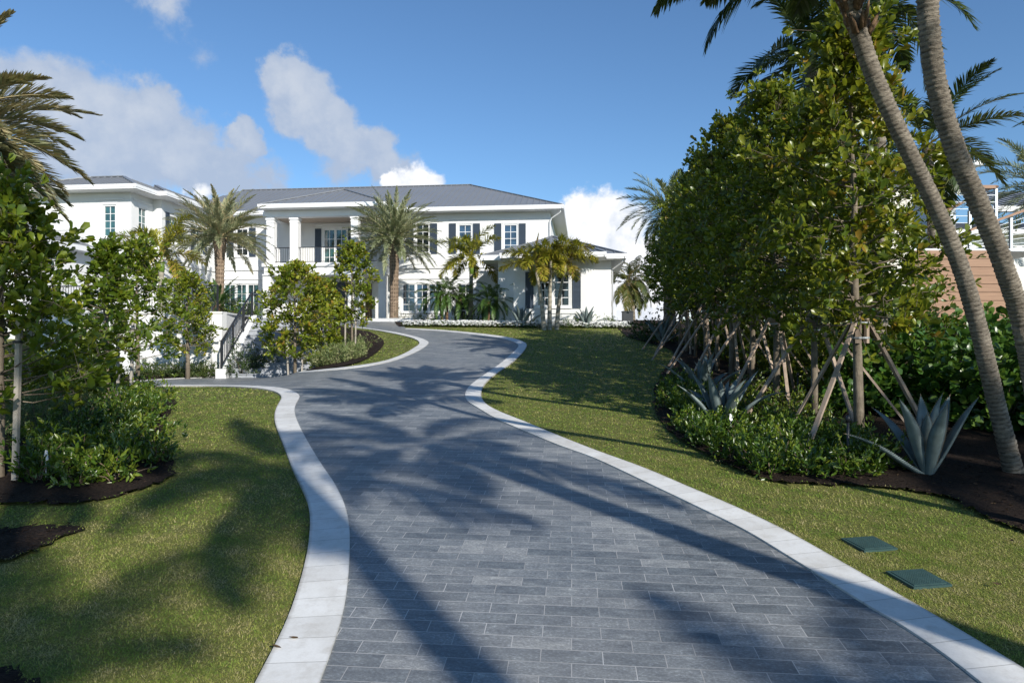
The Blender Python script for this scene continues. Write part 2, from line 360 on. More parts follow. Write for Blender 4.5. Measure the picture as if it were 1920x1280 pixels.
# foliage
M['leaf_tree'] = leafmat('glossy_tree_leaves', ((0, (.030, .065, .008)), (.4, (.10, .155, .014)), (.75, (.21, .25, .02)), (.96, (.32, .315, .03)), (1, (.30, .19, .025))), .34, .5, .36, (.34, .38, .025))
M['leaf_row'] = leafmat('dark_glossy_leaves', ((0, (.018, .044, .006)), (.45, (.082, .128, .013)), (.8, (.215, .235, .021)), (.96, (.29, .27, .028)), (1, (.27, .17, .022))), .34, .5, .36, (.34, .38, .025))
M['leaf_clusia'] = leafmat('round_hedge_leaves', ((0, (.025, .07, .012)), (.6, (.06, .135, .022)), (1, (.13, .20, .035))), .33, .5, .25, (.2, .34, .03))
M['leaf_green'] = leafmat('green_shrub_leaves', ((0, (.020, .050, .007)), (.6, (.072, .130, .014)), (1, (.18, .22, .024))), .32, .55, .22, (.14, .26, .02))
M['leaf_var'] = leafmat('variegated_leaves', ((0, (.07, .11, .035)), (.5, (.165, .205, .07)), (.8, (.32, .34, .15)), (1, (.46, .45, .24))), .5, .35, .25, (.35, .4, .12))
M['leaf_fine'] = leafmat('fine_dark_leaves', ((0, (.018, .04, .010)), (.7, (.05, .088, .02)), (1, (.11, .14, .035))), .45, .4, .2, (.14, .2, .03))
M['frond_date'] = leafmat('date_palm_fronds', ((0, (.10, .13, .06)), (.5, (.235, .275, .14)), (.85, (.38, .40, .23)), (1, (.46, .38, .21))), .42, .45, .22, (.26, .27, .08))
M['frond_coco'] = leafmat('coconut_fronds', ((0, (.018, .038, .010)), (.6, (.05, .078, .018)), (.9, (.13, .13, .03)), (1, (.2, .14, .05))), .36, .5, .25, (.2, .24, .03))
M['frond_fox'] = leafmat('yellow_green_fronds', ((0, (.09, .12, .014)), (.5, (.21, .225, .022)), (.85, (.36, .31, .035)), (1, (.30, .17, .06))), .38, .5, .3, (.3, .3, .02))
M['frond_pyg'] = leafmat('pygmy_date_fronds', ((0, (.025, .065, .012)), (.6, (.075, .145, .025)), (1, (.15, .21, .04))), .38, .5, .25, (.18, .28, .03))
M['dry_frond'] = leafmat('dry_fronds', ((0, (.05, .035, .02)), (1, (.17, .11, .06))), .7, .2, .2, (.2, .12, .05))
M['chip'] = leafmat('bark_chips', ((0, (.012, .008, .006)), (.5, (.05, .032, .022)), (1, (.16, .10, .07))), .85, .15, 0, (0, 0, 0))
M['agave'] = simple('blue_grey_agave', (.15, .19, .185), .55, .3, .30, 7, bump=.2, bscale=25)
M['agave_edge'] = simple('agave_spines', (.25, .2, .13), .6, .3, .1)
M['shaft'] = simple('green_crownshaft', (.12, .20, .03), .4, .4, .15, 4)
M['white_petal'] = leafmat('white_flower_petals', ((0, (.75, .75, .72)), (1, (.85, .85, .83))), .6, .3, .2, (.8, .8, .75))
M['stem'] = simple('brown_stems', (.15, .11, .075), .8, .2, .2, 8)

# ================================================================== SETTING
# lawn: one sheet to the horizon, fine near the camera
def lawn():
    xs = np.concatenate([[-900, -400, -180, -90, -60], np.arange(-42, 24, .6), [30, 45, 80, 180, 400, 900]])
    ys = np.concatenate([[-60, -30], np.arange(-16, 62, .6), [64, 70, 80, 95, 120, 160, 250, 450, 900]])
    X, Y = np.meshgrid(xs, ys); Z = gz(X, Y)
    V = np.column_stack([X.ravel(), Y.ravel(), Z.ravel()-.012]); n = len(xs)
    i, j = np.meshgrid(np.arange(len(ys)-1), np.arange(n-1), indexing='ij'); k = (i*n+j).ravel()
    F = np.column_stack([k, k+1, k+n+1, k+n])
    return tag(np_obj('lawn', V, F, M['lawn'], smooth=True), kind='structure')
lawn()
L_IN = [(2150-1650, 1550), (552, 1400), (600, 1280), (633, 1188), (650, 1111), (656, 1011), (648, 955), (628, 910), (605, 876), (580, 835), (560, 797), (552, 772), (556, 756), (562, 745), (555, 737), (537, 730), (511, 726.5), (470, 724), (440, 723), (385, 722.5), (320, 722), (262, 722)]
L_OUT = [(360, 1550), (425, 1400), (478, 1280), (508, 1230), (533, 1180), (553, 1127), (570, 1067), (580, 1014), (581, 958), (570, 925), (548, 880), (534, 842), (520, 808), (514, 785), (518, 765), (528, 748), (524, 739.5), (509, 733), (480, 728.5), (440, 726), (385, 724.6), (320, 724), (262, 724)]
R_OUT = [(760, 615.6), (830, 619), (913, 627), (960, 634), (982, 641.5), (988, 648), (979, 663), (957, 683), (923, 707), (907, 724), (902, 740), (909, 757), (937, 773), (980, 790), (1047, 818), (1120, 847), (1211, 880), (1287, 913), (1383, 954), (1479, 1000), (1575, 1055), (1671, 1110), (1767, 1165), (1838, 1208), (1920, 1258), (2080, 1360), (2330, 1550)]
R_IN = [(760, 617), (830, 621.5), (913, 630.5), (950, 637), (968, 644), (972, 650), (960, 663), (937, 683), (900, 709), (879, 726), (872, 740), (876, 753), (893, 764), (930, 786), (973, 805), (1047, 836), (1120, 863), (1230, 915), (1311, 954), (1398, 997), (1479, 1046), (1551, 1091), (1623, 1136), (1695, 1179), (1767, 1228), (1834, 1280), (1980, 1400), (2150, 1550)]
I_OUT = [(250, 715.5), (320, 711), (393, 708), (480, 705.5), (580, 698), (647, 692), (697, 685.5), (733, 678), (763, 668), (790, 655), (803, 645), (800, 639), (780, 631.5), (740, 623), (687, 615.4), (655, 612)]
I_IN = [(250, 714.6), (320, 710), (393, 707), (480, 704), (580, 695.8), (647, 689), (693, 683), (727, 675.5), (757, 664), (777, 652), (787, 644), (778, 636), (750, 628), (697, 618), (655, 613.6)]
li = gcurve(L_IN); lo = gcurve(L_OUT); ri = gcurve(R_IN); ro = gcurve(R_OUT); io = gcurve(I_OUT); ii = gcurve(I_IN)
lb = li[0]; rb = ri[-1]
back_l = [(lb[0]-.5, 1.), (lb[0]-.6, -4.), (lb[0]-.6, -14.)]; back_r = [(rb[0]+.7, 1.), (rb[0]+1.2, -4.), (rb[0]+1.2, -14.)]
road = back_l[::-1] + li + io + [(-13.5, 45.6), (-7.4, 46.2)] + ri + back_r
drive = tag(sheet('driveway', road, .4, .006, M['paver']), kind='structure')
def kerb(name, inner, outer, h=.022):
    """flush strip of stones between two curves, with a UV that runs along it in metres"""
    def res(c, n):
        c = np.array(c); s = np.concatenate([[0], np.cumsum(np.linalg.norm(np.diff(c, axis=0), axis=1))])
        t = np.linspace(0, s[-1], n); return np.column_stack([np.interp(t, s, c[:, 0]), np.interp(t, s, c[:, 1])]), t
    inner = np.array(inner); outer = np.array(outer)
    n = len(inner)*2; A_, ta = res(inner, n); Bd, _ = res(outer, 3000); B_ = np.zeros((n, 2)); j = 0
    for i in range(n):                                   # nearest point of the outer curve, never going back
        k = j+int(np.argmin(np.linalg.norm(Bd[j:j+260]-A_[i], axis=1))); j = k; B_[i] = Bd[k]
    B_[0] = Bd[0]; B_[-1] = Bd[-1]
    for _ in range(6): B_[1:-1] = .25*B_[:-2]+.5*B_[1:-1]+.25*B_[2:]
    V = []; F = []; UV = []
    for i in range(n):
        a, b = A_[i], B_[i]; z = float(gz(*a)); z2 = float(gz(*b))
        V += [(a[0], a[1], z-.05), (a[0], a[1], z+h), (b[0], b[1], z2+h), (b[0], b[1], z2-.05)]
        UV += [(ta[i], 0), (ta[i], .02), (ta[i], .4), (ta[i], .42)]
    for i in range(n-1):
        for k in range(3): F.append((4*i+k, 4*i+4+k, 4*i+5+k, 4*i+1+k))
    me = bpy.data.meshes.new(name); me.from_pydata(V, [], F); uvl = me.uv_layers.new(name='UVMap')
    for p in me.polygons:
        for q in p.loop_indices: uvl.data[q].uv = UV[me.loops[q].vertex_index]
    me.materials.append(M['kerb']); me.update()
    return tag(link(bpy.data.objects.new(name, me)), kind='structure')
kl = kerb('kerb', back_l[::-1]+li, [(p[0]-.42, p[1]) for p in back_l[::-1]]+lo)
kr = kerb('kerb', ri+back_r, ro+[(p[0]+.42, p[1]) for p in back_r])
ki = kerb('kerb', io, ii)
# planting beds
BED_R = [(1920, 1000), (1869, 980), (1813, 952), (1758, 930), (1681, 918), (1604, 912), (1507, 908), (1442, 902), (1380, 880), (1326, 853), (1276, 826), (1240, 793), (1227, 748), (1229, 722), (1243, 697), (1262, 676), (1258, 657), (1215, 643), (1175, 632)]
def ragged(c, a=.035, seed=0):
    r_ = np.random.default_rng(seed); return [(p[0]+r_.normal(0, a), p[1]+r_.normal(0, a*1.6)) for p in c]
bedr = ragged(gcurve(BED_R), .03, 1)
bed_right = [(6.2, -14), (5.6, 1.5)] + bedr + [(6.4, 44), (16, 44), (20, 10), (20, -14)]
tag(sheet('mulch_bed', bed_right, .35, .012, M['mulch'], .03, 1), kind='structure')
BED_L = [(60, 945), (140, 945), (230, 930), (290, 912), (320, 892), (325, 868), (312, 835), (307, 800), (318, 775), (330, 757), (325, 748), (300, 738), (262, 728)]
bedl = ragged(gcurve(BED_L), .03, 2)
bed_left = [(-13, 6.7)] + bedl + [(-9.6, 19.2), (-20, 19.5), (-20, 6.7)]
tag(sheet('mulch_bed', bed_left, .35, .012, M['mulch'], .03, 2), kind='structure')
bl2 = ragged(gcurve([(-60, 1075), (0, 1057), (70, 1032), (120, 1008), (150, 996), (140, 989), (100, 987), (40, 990), (-60, 992)]), .025, 3)
tag(sheet('mulch_bed', bl2, .15, .014, M['mulch'], .02, 3), kind='structure')
bl3 = ragged(gcurve([(-40, 1262), (40, 1266), (80, 1280)]), .02, 4) + [(-1.9, 1.5), (-4.2, 1.5)]
tag(sheet('mulch_bed', bl3, .15, .014, M['mulch'], .02, 4), kind='structure')
bedi = gcurve([(393, 706.8), (480, 703.8), (560, 697), (640, 688), (680, 677), (708, 660), (720, 645), (714, 634), (690, 622), (655, 617)])
bed_isl = bedi + [(-12., 44), (-12.2, 28.5), (-10.6, 25)]
tag(sheet('mulch_bed', bed_isl, .4, .012, M['mulch'], .03, 5), kind='structure')
bedw = gcurve([(250, 714.4), (320, 709.8), (392, 706.8)]) + [(-10.7, 25.2), (-17, 25.6)]
tag(sheet('mulch_bed', bedw, .3, .010, M['mulch'], .03, 6), kind='structure')
bedf = gcurve([(748, 612.5), (850, 613), (960, 613.5), (1080, 614), (1175, 614)])
bed_front = bedf + [(9.8, 40), (9.8, 46), (-7, 49.5), (-8, 46)]
tag(sheet('mulch_bed', bed_front, .5, .012, M['mulch'], .03, 7), kind='structure')

# ================================================================== HOUSE
AH = R(6); HZ = 3.72
P0 = np.array(((1032-960)/1280*48, 48.0)); UU = np.array((math.cos(AH), -math.sin(AH))); WW = np.array((math.sin(AH), math.cos(AH)))
house = empty('white_house', (P0[0], P0[1], HZ), -AH, 'large white two storey stucco house with grey metal hip roof, porch balcony and dark shutters', 'house')
def HW(x, y, w=0):
    r = np.array(((x-960)/1280, 1)); Y = (P0@WW+w)/(r@WW); P = r*Y-P0
    return P@UU, (640-y)/1280*Y+CAM_Z-HZ
def HU(x, y, u):
    r = np.array(((x-960)/1280, 1)); Y = (P0@UU+u)/(r@UU); P = r*Y-P0
    return P@WW, (640-y)/1280*Y+CAM_Z-HZ
def H2W(u, w, v):
    p = P0+UU*u+WW*w; return Vector((p[0], p[1], HZ+v))
class Pl:
    """a wall plane: 'w' faces the camera, 'u' faces right; a runs along it, b up, d into it"""
    def __init__(s, k, c): s.k = k; s.c = c
    def pt(s, a, b, d): return (a, s.c+d, b) if s.k == 'w' else (s.c-d, a, b)
    def px(s, x, y): return HW(x, y, s.c) if s.k == 'w' else HU(x, y, s.c)
    def box(s, mb, a0, a1, b0, b1, d0, d1):
        p, q = s.pt(a0, b0, d0), s.pt(a1, b1, d1)
        lo_ = [min(i, j) for i, j in zip(p, q)]; hi = [max(i, j) for i, j in zip(p, q)]
        mb.box(lo_[0], hi[0], lo_[1], hi[1], lo_[2], hi[2])
    def rect(s, x0, y0, x1, y1):
        a0, b1 = s.px(x0, y0); a1, _ = s.px(x1, y0); xm = (x0+x1)/2
        bt = s.px(xm, y0)[1]; bb = s.px(xm, y1)[1]; return a0, a1, bb, bt
def wall(mb, P, a0, a1, b0, b1, rects, dep=.16, back=.0):
    A_ = sorted({a0, a1, *[r for q in rects for r in q[:2]]}); B_ = sorted({b0, b1, *[r for q in rects for r in q[2:]]})
    A_ = [x for x in A_ if a0-1e-6 <= x <= a1+1e-6]; B_ = [x for x in B_ if b0-1e-6 <= x <= b1+1e-6]
    for i in range(len(A_)-1):
        for j in range(len(B_)-1):
            ca, cb = (A_[i]+A_[i+1])/2, (B_[j]+B_[j+1])/2
            if any(q[0] < ca < q[1] and q[2] < cb < q[3] for q in rects): continue
            mb.quad(P.pt(A_[i], B_[j], 0), P.pt(A_[i+1], B_[j], 0), P.pt(A_[i+1], B_[j+1], 0), P.pt(A_[i], B_[j+1], 0))
    for q in rects:
        x0, x1, y0, y1 = q
        for (p, r) in (((x0, y0), (x0, y1)), ((x0, y1), (x1, y1)), ((x1, y1), (x1, y0)), ((x1, y0), (x0, y0))):
            mb.quad(P.pt(*p, 0), P.pt(*r, 0), P.pt(*r, dep), P.pt(*p, dep))
def window(P, q, cols, rows, gl, label=None, units=1, sill=True, header=True, name='window', par=None):
    x0, x1, y0, y1 = q; f = MB(); fw = .085
    for (a, b, c, d) in ((x0, x0+fw, y0, y1), (x1-fw, x1, y0, y1), (x0+fw, x1-fw, y0, y0+fw), (x0+fw, x1-fw, y1-fw, y1)): P.box(f, a, b, c, d, .03, .14)
    gw = (x1-x0-2*fw)/units
    for k in range(units):
        g0 = x0+fw+k*gw; g1 = g0+gw
        if k: P.box(f, g0-.09, g0+.09, y0+fw, y1-fw, .035, .14)
        s0 = g0+(.09 if k else 0); s1 = g1-(.09 if k < units-1 else 0)
        for c in range(1, cols): xm = s0+(s1-s0)*c/cols; P.box(f, xm-.018, xm+.018, y0+fw, y1-fw, .075, .125)
        for r in range(1, rows):
            ym = y0+fw+(y1-y0-2*fw)*r/rows
            P.box(f, s0, s1, ym-.018, ym+.018, .078, .122)
    o = f.build(name, M['trim'], par or house)
    if label: o['label'] = label
    g = MB(); g.quad(P.pt(x0+fw, y0+fw, .1), P.pt(x1-fw, y0+fw, .1), P.pt(x1-fw, y1-fw, .1), P.pt(x0+fw, y1-fw, .1)); g.build('pane', gl, o)
    if sill:
        s = MB(); P.box(s, x0-.1, x1+.1, y0-.10, y0-.002, -.08, .03); s.build('sill', M['trim'], o)
    if header:
        s = MB(); P.box(s, x0-.05, x1+.05, y1+.002, y1+.16, -.025, .02); P.box(s, x0-.5, x1+.5, y1+.30, y1+.37, -.07, .02); s.build('lintel', M['trim'], o)
    return o
def shutter(P, q):
    x0, x1, y0, y1 = q; f = MB(); t = .05
    for (a, b, c, d) in ((x0, x0+t, y0, y1), (x1-t, x1, y0, y1), (x0+t, x1-t, y0, y0+t*1.4), (x0+t, x1-t, y1-t*1.4, y1), (x0+t, x1-t, (y0+y1)/2-.04, (y0+y1)/2+.04)): P.box(f, a, b, c, d, -.055, -.004)
    P.box(f, x0+t, x1-t, y0+.07, y1-.07, -.02, -.006)
    n = int((y1-y0-.1)/.07)
    for k in range(n):
        z = y0+.08+k*.07
        if z+.045 < y1-.07: P.box(f, x0+t, x1-t, z, z+.045, -.04, -.021)
    return f.build('shutter', M['shutter'], house)
def roof_plane(mb, pts, ribs=.45, thick=.05, up=None):
    """one sloping face with standing seams running up the slope"""
    P = [Vector(p) for p in pts]; n = (P[1]-P[0]).cross(P[2]-P[0]).normalized()
    if n.z < 0: P.reverse(); n = -n
    mb.add(P, [tuple(range(len(P)))])
    s = Vector((0, 0, 1))-n*n.z; s.normalize(); h = s.cross(n)
    q = [((p-P[0]).dot(h), (p-P[0]).dot(s)) for p in P]; h0, h1 = min(a for a, b in q), max(a for a, b in q)
    x = h0+ribs*.5
    while x < h1:
        ys = []
        for i in range(len(q)):
            (a, b), (c, d) = q[i], q[(i+1) % len(q)]
            if (a-x)*(c-x) < 0: ys.append(b+(d-b)*(x-a)/(c-a))
        if len(ys) == 2 and max(ys)-min(ys) > .15:
            p0 = P[0]+h*x+s*min(ys)+n*.02; p1 = P[0]+h*x+s*max(ys)+n*.02; mb.bar(p0, p1, .04, .05, n)
        x += ribs
def hip_cap(mb, p, q): mb.bar(Vector(p)+Vector((0, 0, .03)), Vector(q)+Vector((0, 0, .03)), .22, .06)
def gutter(mb, pts, zt, h=.16, d=.13):
    """gutter and fascia along an eave polyline (u,w), open polygon, at height zt"""
    for (a, b) in zip(pts[:-1], pts[1:]):
        e = .065
        if abs(a[0]-b[0]) < 1e-6: x0, x1, y0, y1 = a[0]-e, a[0]+e, min(a[1], b[1])-e, max(a[1], b[1])+e
        else: x0, x1, y0, y1 = min(a[0], b[0])+e, max(a[0], b[0])-e, a[1]-e, a[1]+e
        mb.box(x0, x1, y0, y1, zt-h, zt+.02); mb.box(x0+.02, x1-.02, y0+.02, y1-.02, zt-h-.10, zt-h)

VE = HW(1047, 384, -.9)[1]                     # main eave height
OV = .9
UL = -25.4
PM = Pl('w', 0.0)
# ---- windows and openings of the main facade
W1 = PM.rect(779.5, 420, 805.5, 474); W2 = PM.rect(859, 420, 885, 474); W3 = PM.rect(944, 420, 970.5, 474)
WL = PM.rect(442, 428, 465.5, 480); G1 = PM.rect(753.5, 531, 829.5, 585); G2 = PM.rect(858, 531, 888, 600); GL = PM.rect(419, 532, 486, 594)
GL = (GL[0], GL[1], .05, GL[3])
VB = HW(800, 500)[1]                           # string course
mb = MB()
pu0 = HW(497, 450, 0)[0]; pu1 = HW(722, 450, 0)[0]
D1 = PM.rect(606, 429, 651, 491); D2 = PM.rect(551, 431, 562, 491)
vbal = HW(600, 494, -2.7)[1]
D1 = (D1[0], D1[1], vbal+.03, D1[3]); D2 = (D2[0], D2[1], vbal+.25, D2[3])
wall(mb, PM, UL, 0, -.6, VE-.1, [W1, W2, W3, WL, G1, G2, GL, D1, D2])
mb.quad((0, 0, -.6), (0, 13.7, -.6), (0, 13.7, VE-.1), (0, 0, VE-.1)); mb.quad((UL, 13.7, -.6), (0, 13.7, -.6), (0, 13.7, VE-.1), (UL, 13.7, VE-.1))
mb.build('wall', M['stucco'], house)
for q, c, r, g in ((W1, 2, 4, 'glass_dark'), (W2, 2, 4, 'glass_blue'), (W3, 2, 4, 'glass_blue'), (WL, 2, 4, 'glass_dark')): window(PM, q, c, r, M[g])
window(PM, G1, 2, 4, M['glass_blue'], units=3); window(PM, G2, 2, 4, M['glass_dark'], sill=False)
window(PM, GL, 2, 4, M['glass_teal'], units=3, sill=False, name='glazed_door'); window(PM, D1, 2, 4, M['glass_teal'], units=2, sill=False, name='balcony_door'); window(PM, D2, 1, 4, M['glass_teal'], header=False)
for x0, x1 in ((762, 775.5), (806.7, 819.8), (842, 855), (887.2, 900), (927, 940), (973, 985.8)):
    shutter(PM, PM.rect(x0, 419, x1, 476))
for x0, x1 in ((426, 438), (467.5, 479.5)): shutter(PM, PM.rect(x0, 427, x1, 481.5))
for x0, x1 in ((591, 602.5), (653, 664)):
    q = PM.rect(x0, 429, x1, 490); shutter(PM, (q[0], q[1], vbal+.05, q[3]))
for u0, u1 in ((UL+.02, pu0), (pu1, -.0)): m = MB(); m.box(u0, u1, -.09, -.003, VB-.13, VB+.13); m.build('string_course', M['stucco'], house)
m = MB(); m.box(G1[0]-.15, G1[1]+.15, -.06, -.003, -.6, G1[2]-.2); m.box(G1[0]-.25, G1[1]+.25, -.10, -.003, G1[2]-.32, G1[2]-.2); m.build('window_apron', M['stucco'], house)
# ---- main roof
E0 = (UL-.9, -OV); D = 7.73; PR = .427
zr = VE+PR*D
uR = OV; rl = HW(455, 362, -OV+D)[0]
m = MB(); wf, wb = -OV, -OV+2*D
A0, A1, A2, A3 = (UL-3, wf, VE), (uR, wf, VE), (uR, wb, VE), (UL-3, wb, VE); B0, B1 = (rl, wf+D, zr), (uR-D, wf+D, zr)
roof_plane(m, [A0, A1, B1, B0]); roof_plane(m, [A1, A2, B1]); roof_plane(m, [A2, A3, B0, B1]); roof_plane(m, [A3, A0, B0])
hip_cap(m, A1, B1); hip_cap(m, B0, B1); hip_cap(m, A2, B1)
m.build('main_roof', M['roof'], house)
m = MB(); gutter(m, [(UL, wf), (uR, wf), (uR, wb)], VE)
m.add([(UL, wf, VE-.27), (uR, wf, VE-.27), (uR, 0, VE-.27), (UL, 0, VE-.27)], [(0, 1, 2, 3)]); m.add([(0, 0, VE-.27), (uR, 0, VE-.27), (uR, wb, VE-.27), (0, wb, VE-.27)], [(0, 1, 2, 3)])
m.build('eave', M['trim'], house)
def downspout(pts):
    m = MB(); m.tube(pts, .05, 8); return m.build('downspout', M['trim'], house, True)
downspout([(.75, -.75, VE-.2), (.72, -.7, VE-.45), (.1, -.1, VE-.75), (-.03, -.08, VE-1.), (-.03, -.08, 0)])

# ---- entrance porch with balcony
PW = -2.7; PP = Pl('w', PW)
VP = HW(600, 381, PW-.8)[1]
eu0 = HW(485, 380, PW-.8)[0]; eu1 = HW(724, 377, PW-.8)[0]
cu = [PP.px(x, 450)[0] for x in (499, 512.5, 543, 557.5, 657.5, 671, 708, 721)]
vbt = PP.px(600, 395.5)[1]; vbb = PP.px(600, 406)[1]; vs1 = PP.px(600, 492.5)[1]; vs0 = PP.px(600, 499)[1]; va = PP.px(600, 513)[1]
su0 = PP.px(492, 495)[0]; su1 = PP.px(726, 495)[0]
hw = (eu1-eu0)/2; um = (eu0+eu1)/2; pz = VP+PR*hw
m = MB(); ap = (um, PW-.8+hw, pz); bk = (um, PW-.8+hw+6, pz)
f0, f1 = (eu0, PW-.8, VP), (eu1, PW-.8, VP); b0_, b1_ = (eu0, 6, VP), (eu1, 6, VP)
roof_plane(m, [f0, f1, ap]); roof_plane(m, [f1, b1_, bk, ap]); roof_plane(m, [b0_, f0, ap, bk])
hip_cap(m, f0, ap); hip_cap(m, f1, ap); m.build('porch_roof', M['roof'], house)
m = MB(); gutter(m, [(eu0, 0), (eu0, PW-.8), (eu1, PW-.8), (eu1, 0)], VP)
m.add([(eu0, PW-.8, VP-.27), (eu1, PW-.8, VP-.27), (eu1, PW+.1, VP-.27), (eu0, PW+.1, VP-.27)], [(0, 1, 2, 3)])
m.build('porch_eave', M['trim'], house)
m = MB(); m.box(su0+.1, su1-.1, PW, PW+.5, vbb, VP-.26); m.box(su0+.1, su0+.6, PW+.5, -.003, vbb, VP-.26); m.box(su1-.6, su1-.1, PW+.5, -.003, vbb, VP-.26)
m.box(su0+.06, su1-.06, PW-.05, PW-.002, vbb+.02, vbt); m.build('porch_beam', M['trim'], house)
m = MB(); m.box(su0+.6, su1-.6, PW+.5, -.003, vbb+.06, vbb+.1); m.build('porch_ceiling', M['soffit_wood'], house)
for k in range(4):
    a, b = cu[2*k], cu[2*k+1]; m = MB(); m.box(a, b, PW+.04, PW+.04+(b-a), vs1, vbb)
    m.box(a-.05, b+.05, PW-.01, PW+.09+(b-a), vbb-.16, vbb-.001); m.box(a-.04, b+.04, PW, PW+.08+(b-a), vs1+.001, vs1+.22); m.box(a-.03, b+.03, PW+.01, PW+.07+(b-a), vbb-.36, vbb-.3)
    m.build('porch_column', M['trim'], house)
m = MB(); m.box(su0, su1, PW-.12, -.003, vs0, vs1); m.box(su0+.12, su1-.12, PW, -.003, va, vs0); m.box(su0+.02, su1-.02, PW-.07, -.003, va-.1, va); m.build('balcony_slab', M['stucco'], house)
m = MB(); zt = PP.px(600, 462)[1]; zb = vs1+.09
for a, b in ((cu[1], cu[2]), (cu[3], cu[4]), (cu[5], cu[6])):
    m.box(a, b, PW+.2, PW+.25, zt-.05, zt); m.box(a, b, PW+.205, PW+.245, zb, zb+.04)
    n = int((b-a)/.125)
    for k in range(1, n): x = a+(b-a)*k/n; m.box(x-.009, x+.009, PW+.216, PW+.234, zb+.04, zt-.05)
m.build('balcony_railing', M['black_metal'], house)
# ground floor of the porch
m = MB()
for x0, x1 in ((492, 507), (652, 659), (672, 680), (709, 723)):
    m = MB(); a, b = PP.px(x0, 550)[0], PP.px(x1, 550)[0]; m.box(a, b, PW+.03, PW+.55, -.5, va-.1); m.build('porch_pier', M['stucco'], house)
a, b = HW(596, 560, -.03)[0], HW(650, 560, -.03)[0]
m = MB(); m.box(a, b, -.09, -.004, 0, va-.35); m.box(a+.15, (a+b)/2-.04, -.12, -.09, .15, va-.6); m.box((a+b)/2+.04, b-.15, -.12, -.09, .15, va-.6); m.build('front_door', M['door'], house)
a, b = HW(684, 560, -.03)[0], HW(697, 560, -.03)[0]; m = MB(); m.box(a, b, -.08, -.004, 0, va-.5); m.build('side_door', M['brown_door'], house)

# ---- left wing
WF = -9.3; PWF = Pl('w', WF); uw = PWF.px(246, 400)[0]; PS = Pl('u', uw)
wj, _ = PS.px(287, 400); PJ = Pl('w', wj); uj = PJ.px(303, 400)[0]; PS2 = Pl('u', uj)
VW = HW(248, 345, WF-OV)[1]
wl_ = HW(-6, 356, WF-OV)[0]
q1 = PWF.rect(193, 384, 217.5, 444); q2 = PS.rect(259.5, 389, 276, 448)
q3 = PS2.rect(318, 407, 331, 457); q4 = PS2.rect(365, 427, 376, 475)
m = MB(); wall(m, PWF, wl_-8, uw, -3.2, VW-.1, [q1]); wall(m, PS, WF, wj, -3.2, VW-.1, [q2]); wall(m, PJ, uw, uj, -3.2, VW-.1, []); wall(m, PS2, wj, 0, -3.2, VW-.1, [q3, q4])
m.build('wing_wall', M['stucco'], house)
window(PWF, q1, 2, 4, M['glass_teal']); window(PS, q2, 2, 4, M['glass_teal']); window(PS2, q3, 2, 4, M['glass_teal'], header=False); window(PS2, q4, 2, 4, M['glass_teal'], header=False)
for x0, x1, y0, y1 in ((310, 317, 398, 452), (333, 341, 410, 460), (357.5, 364, 424, 471), (380, 387, 428, 477)): shutter(PS2, PS2.rect(x0, y0, x1, y1))
vb2 = PS2.px(385, 503)[1]; m = MB(); PS2.box(m, wj+.1, -.1, vb2-.13, vb2+.13, -.08, -.003); m.build('wing_string_course', M['stucco'], house)
e1, e2 = uw+OV, uj+OV; wfe, wje = WF-OV, wj-OV
hd = (e1-wl_)/2; zr2 = VW+PR*2.6
m = MB(); d_ = 2.6
A0, A1 = (wl_, wfe, VW), (e1, wfe, VW); B0, B1 = (wl_+d_*1.6, wfe+d_, zr2), (e1-d_, wfe+d_, zr2)
roof_plane(m, [A0, A1, B1, B0]); roof_plane(m, [A1, (e1, 4, VW), (e1-d_, 4, zr2), B1]); roof_plane(m, [(wl_, 4, VW), A0, B0, (wl_+d_*1.6, 4, zr2)])
m.add([B0, B1, (e1-d_, 4, zr2), (wl_+d_*1.6, 4, zr2)], [(0, 1, 2, 3)])
C1 = (e2, wje, VW); zz = VW+PR*2.0
roof_plane(m, [(e1-.1, wje, VW), C1, (e2-2., wje+2., zz), (e1-1.6, wje+2., zz)]); roof_plane(m, [C1, (e2, .5, VW), (e2-2., .5, zz), (e2-2., wje+2., zz)])
hip_cap(m, A1, B1); hip_cap(m, C1, (e2-2., wje+2., zz)); hip_cap(m, A0, B0); hip_cap(m, B0, B1)
m.build('wing_roof', M['roof'], house)
m = MB(); gutter(m, [(wl_, 2), (wl_, wfe), (e1, wfe), (e1, wje), (e2, wje), (e2, -.95)], VW)
m.add([(wl_, wfe, VW-.27), (e1, wfe, VW-.27), (e1, WF, VW-.27), (wl_, WF, VW-.27)], [(0, 1, 2, 3)])
m.add([(uw, WF, VW-.275), (e1, WF, VW-.275), (e1, wje, VW-.275), (uw, wje, VW-.275)], [(0, 1, 2, 3)])
m.add([(uw, wje, VW-.28), (e2, wje, VW-.28), (e2, 0, VW-.28), (uw, 0, VW-.28)], [(0, 1, 2, 3)])
m.build('wing_eave', M['trim'], house)
downspout([(uj+.06, -.12, VW-.4), (uj+.06, -.12, -1)])

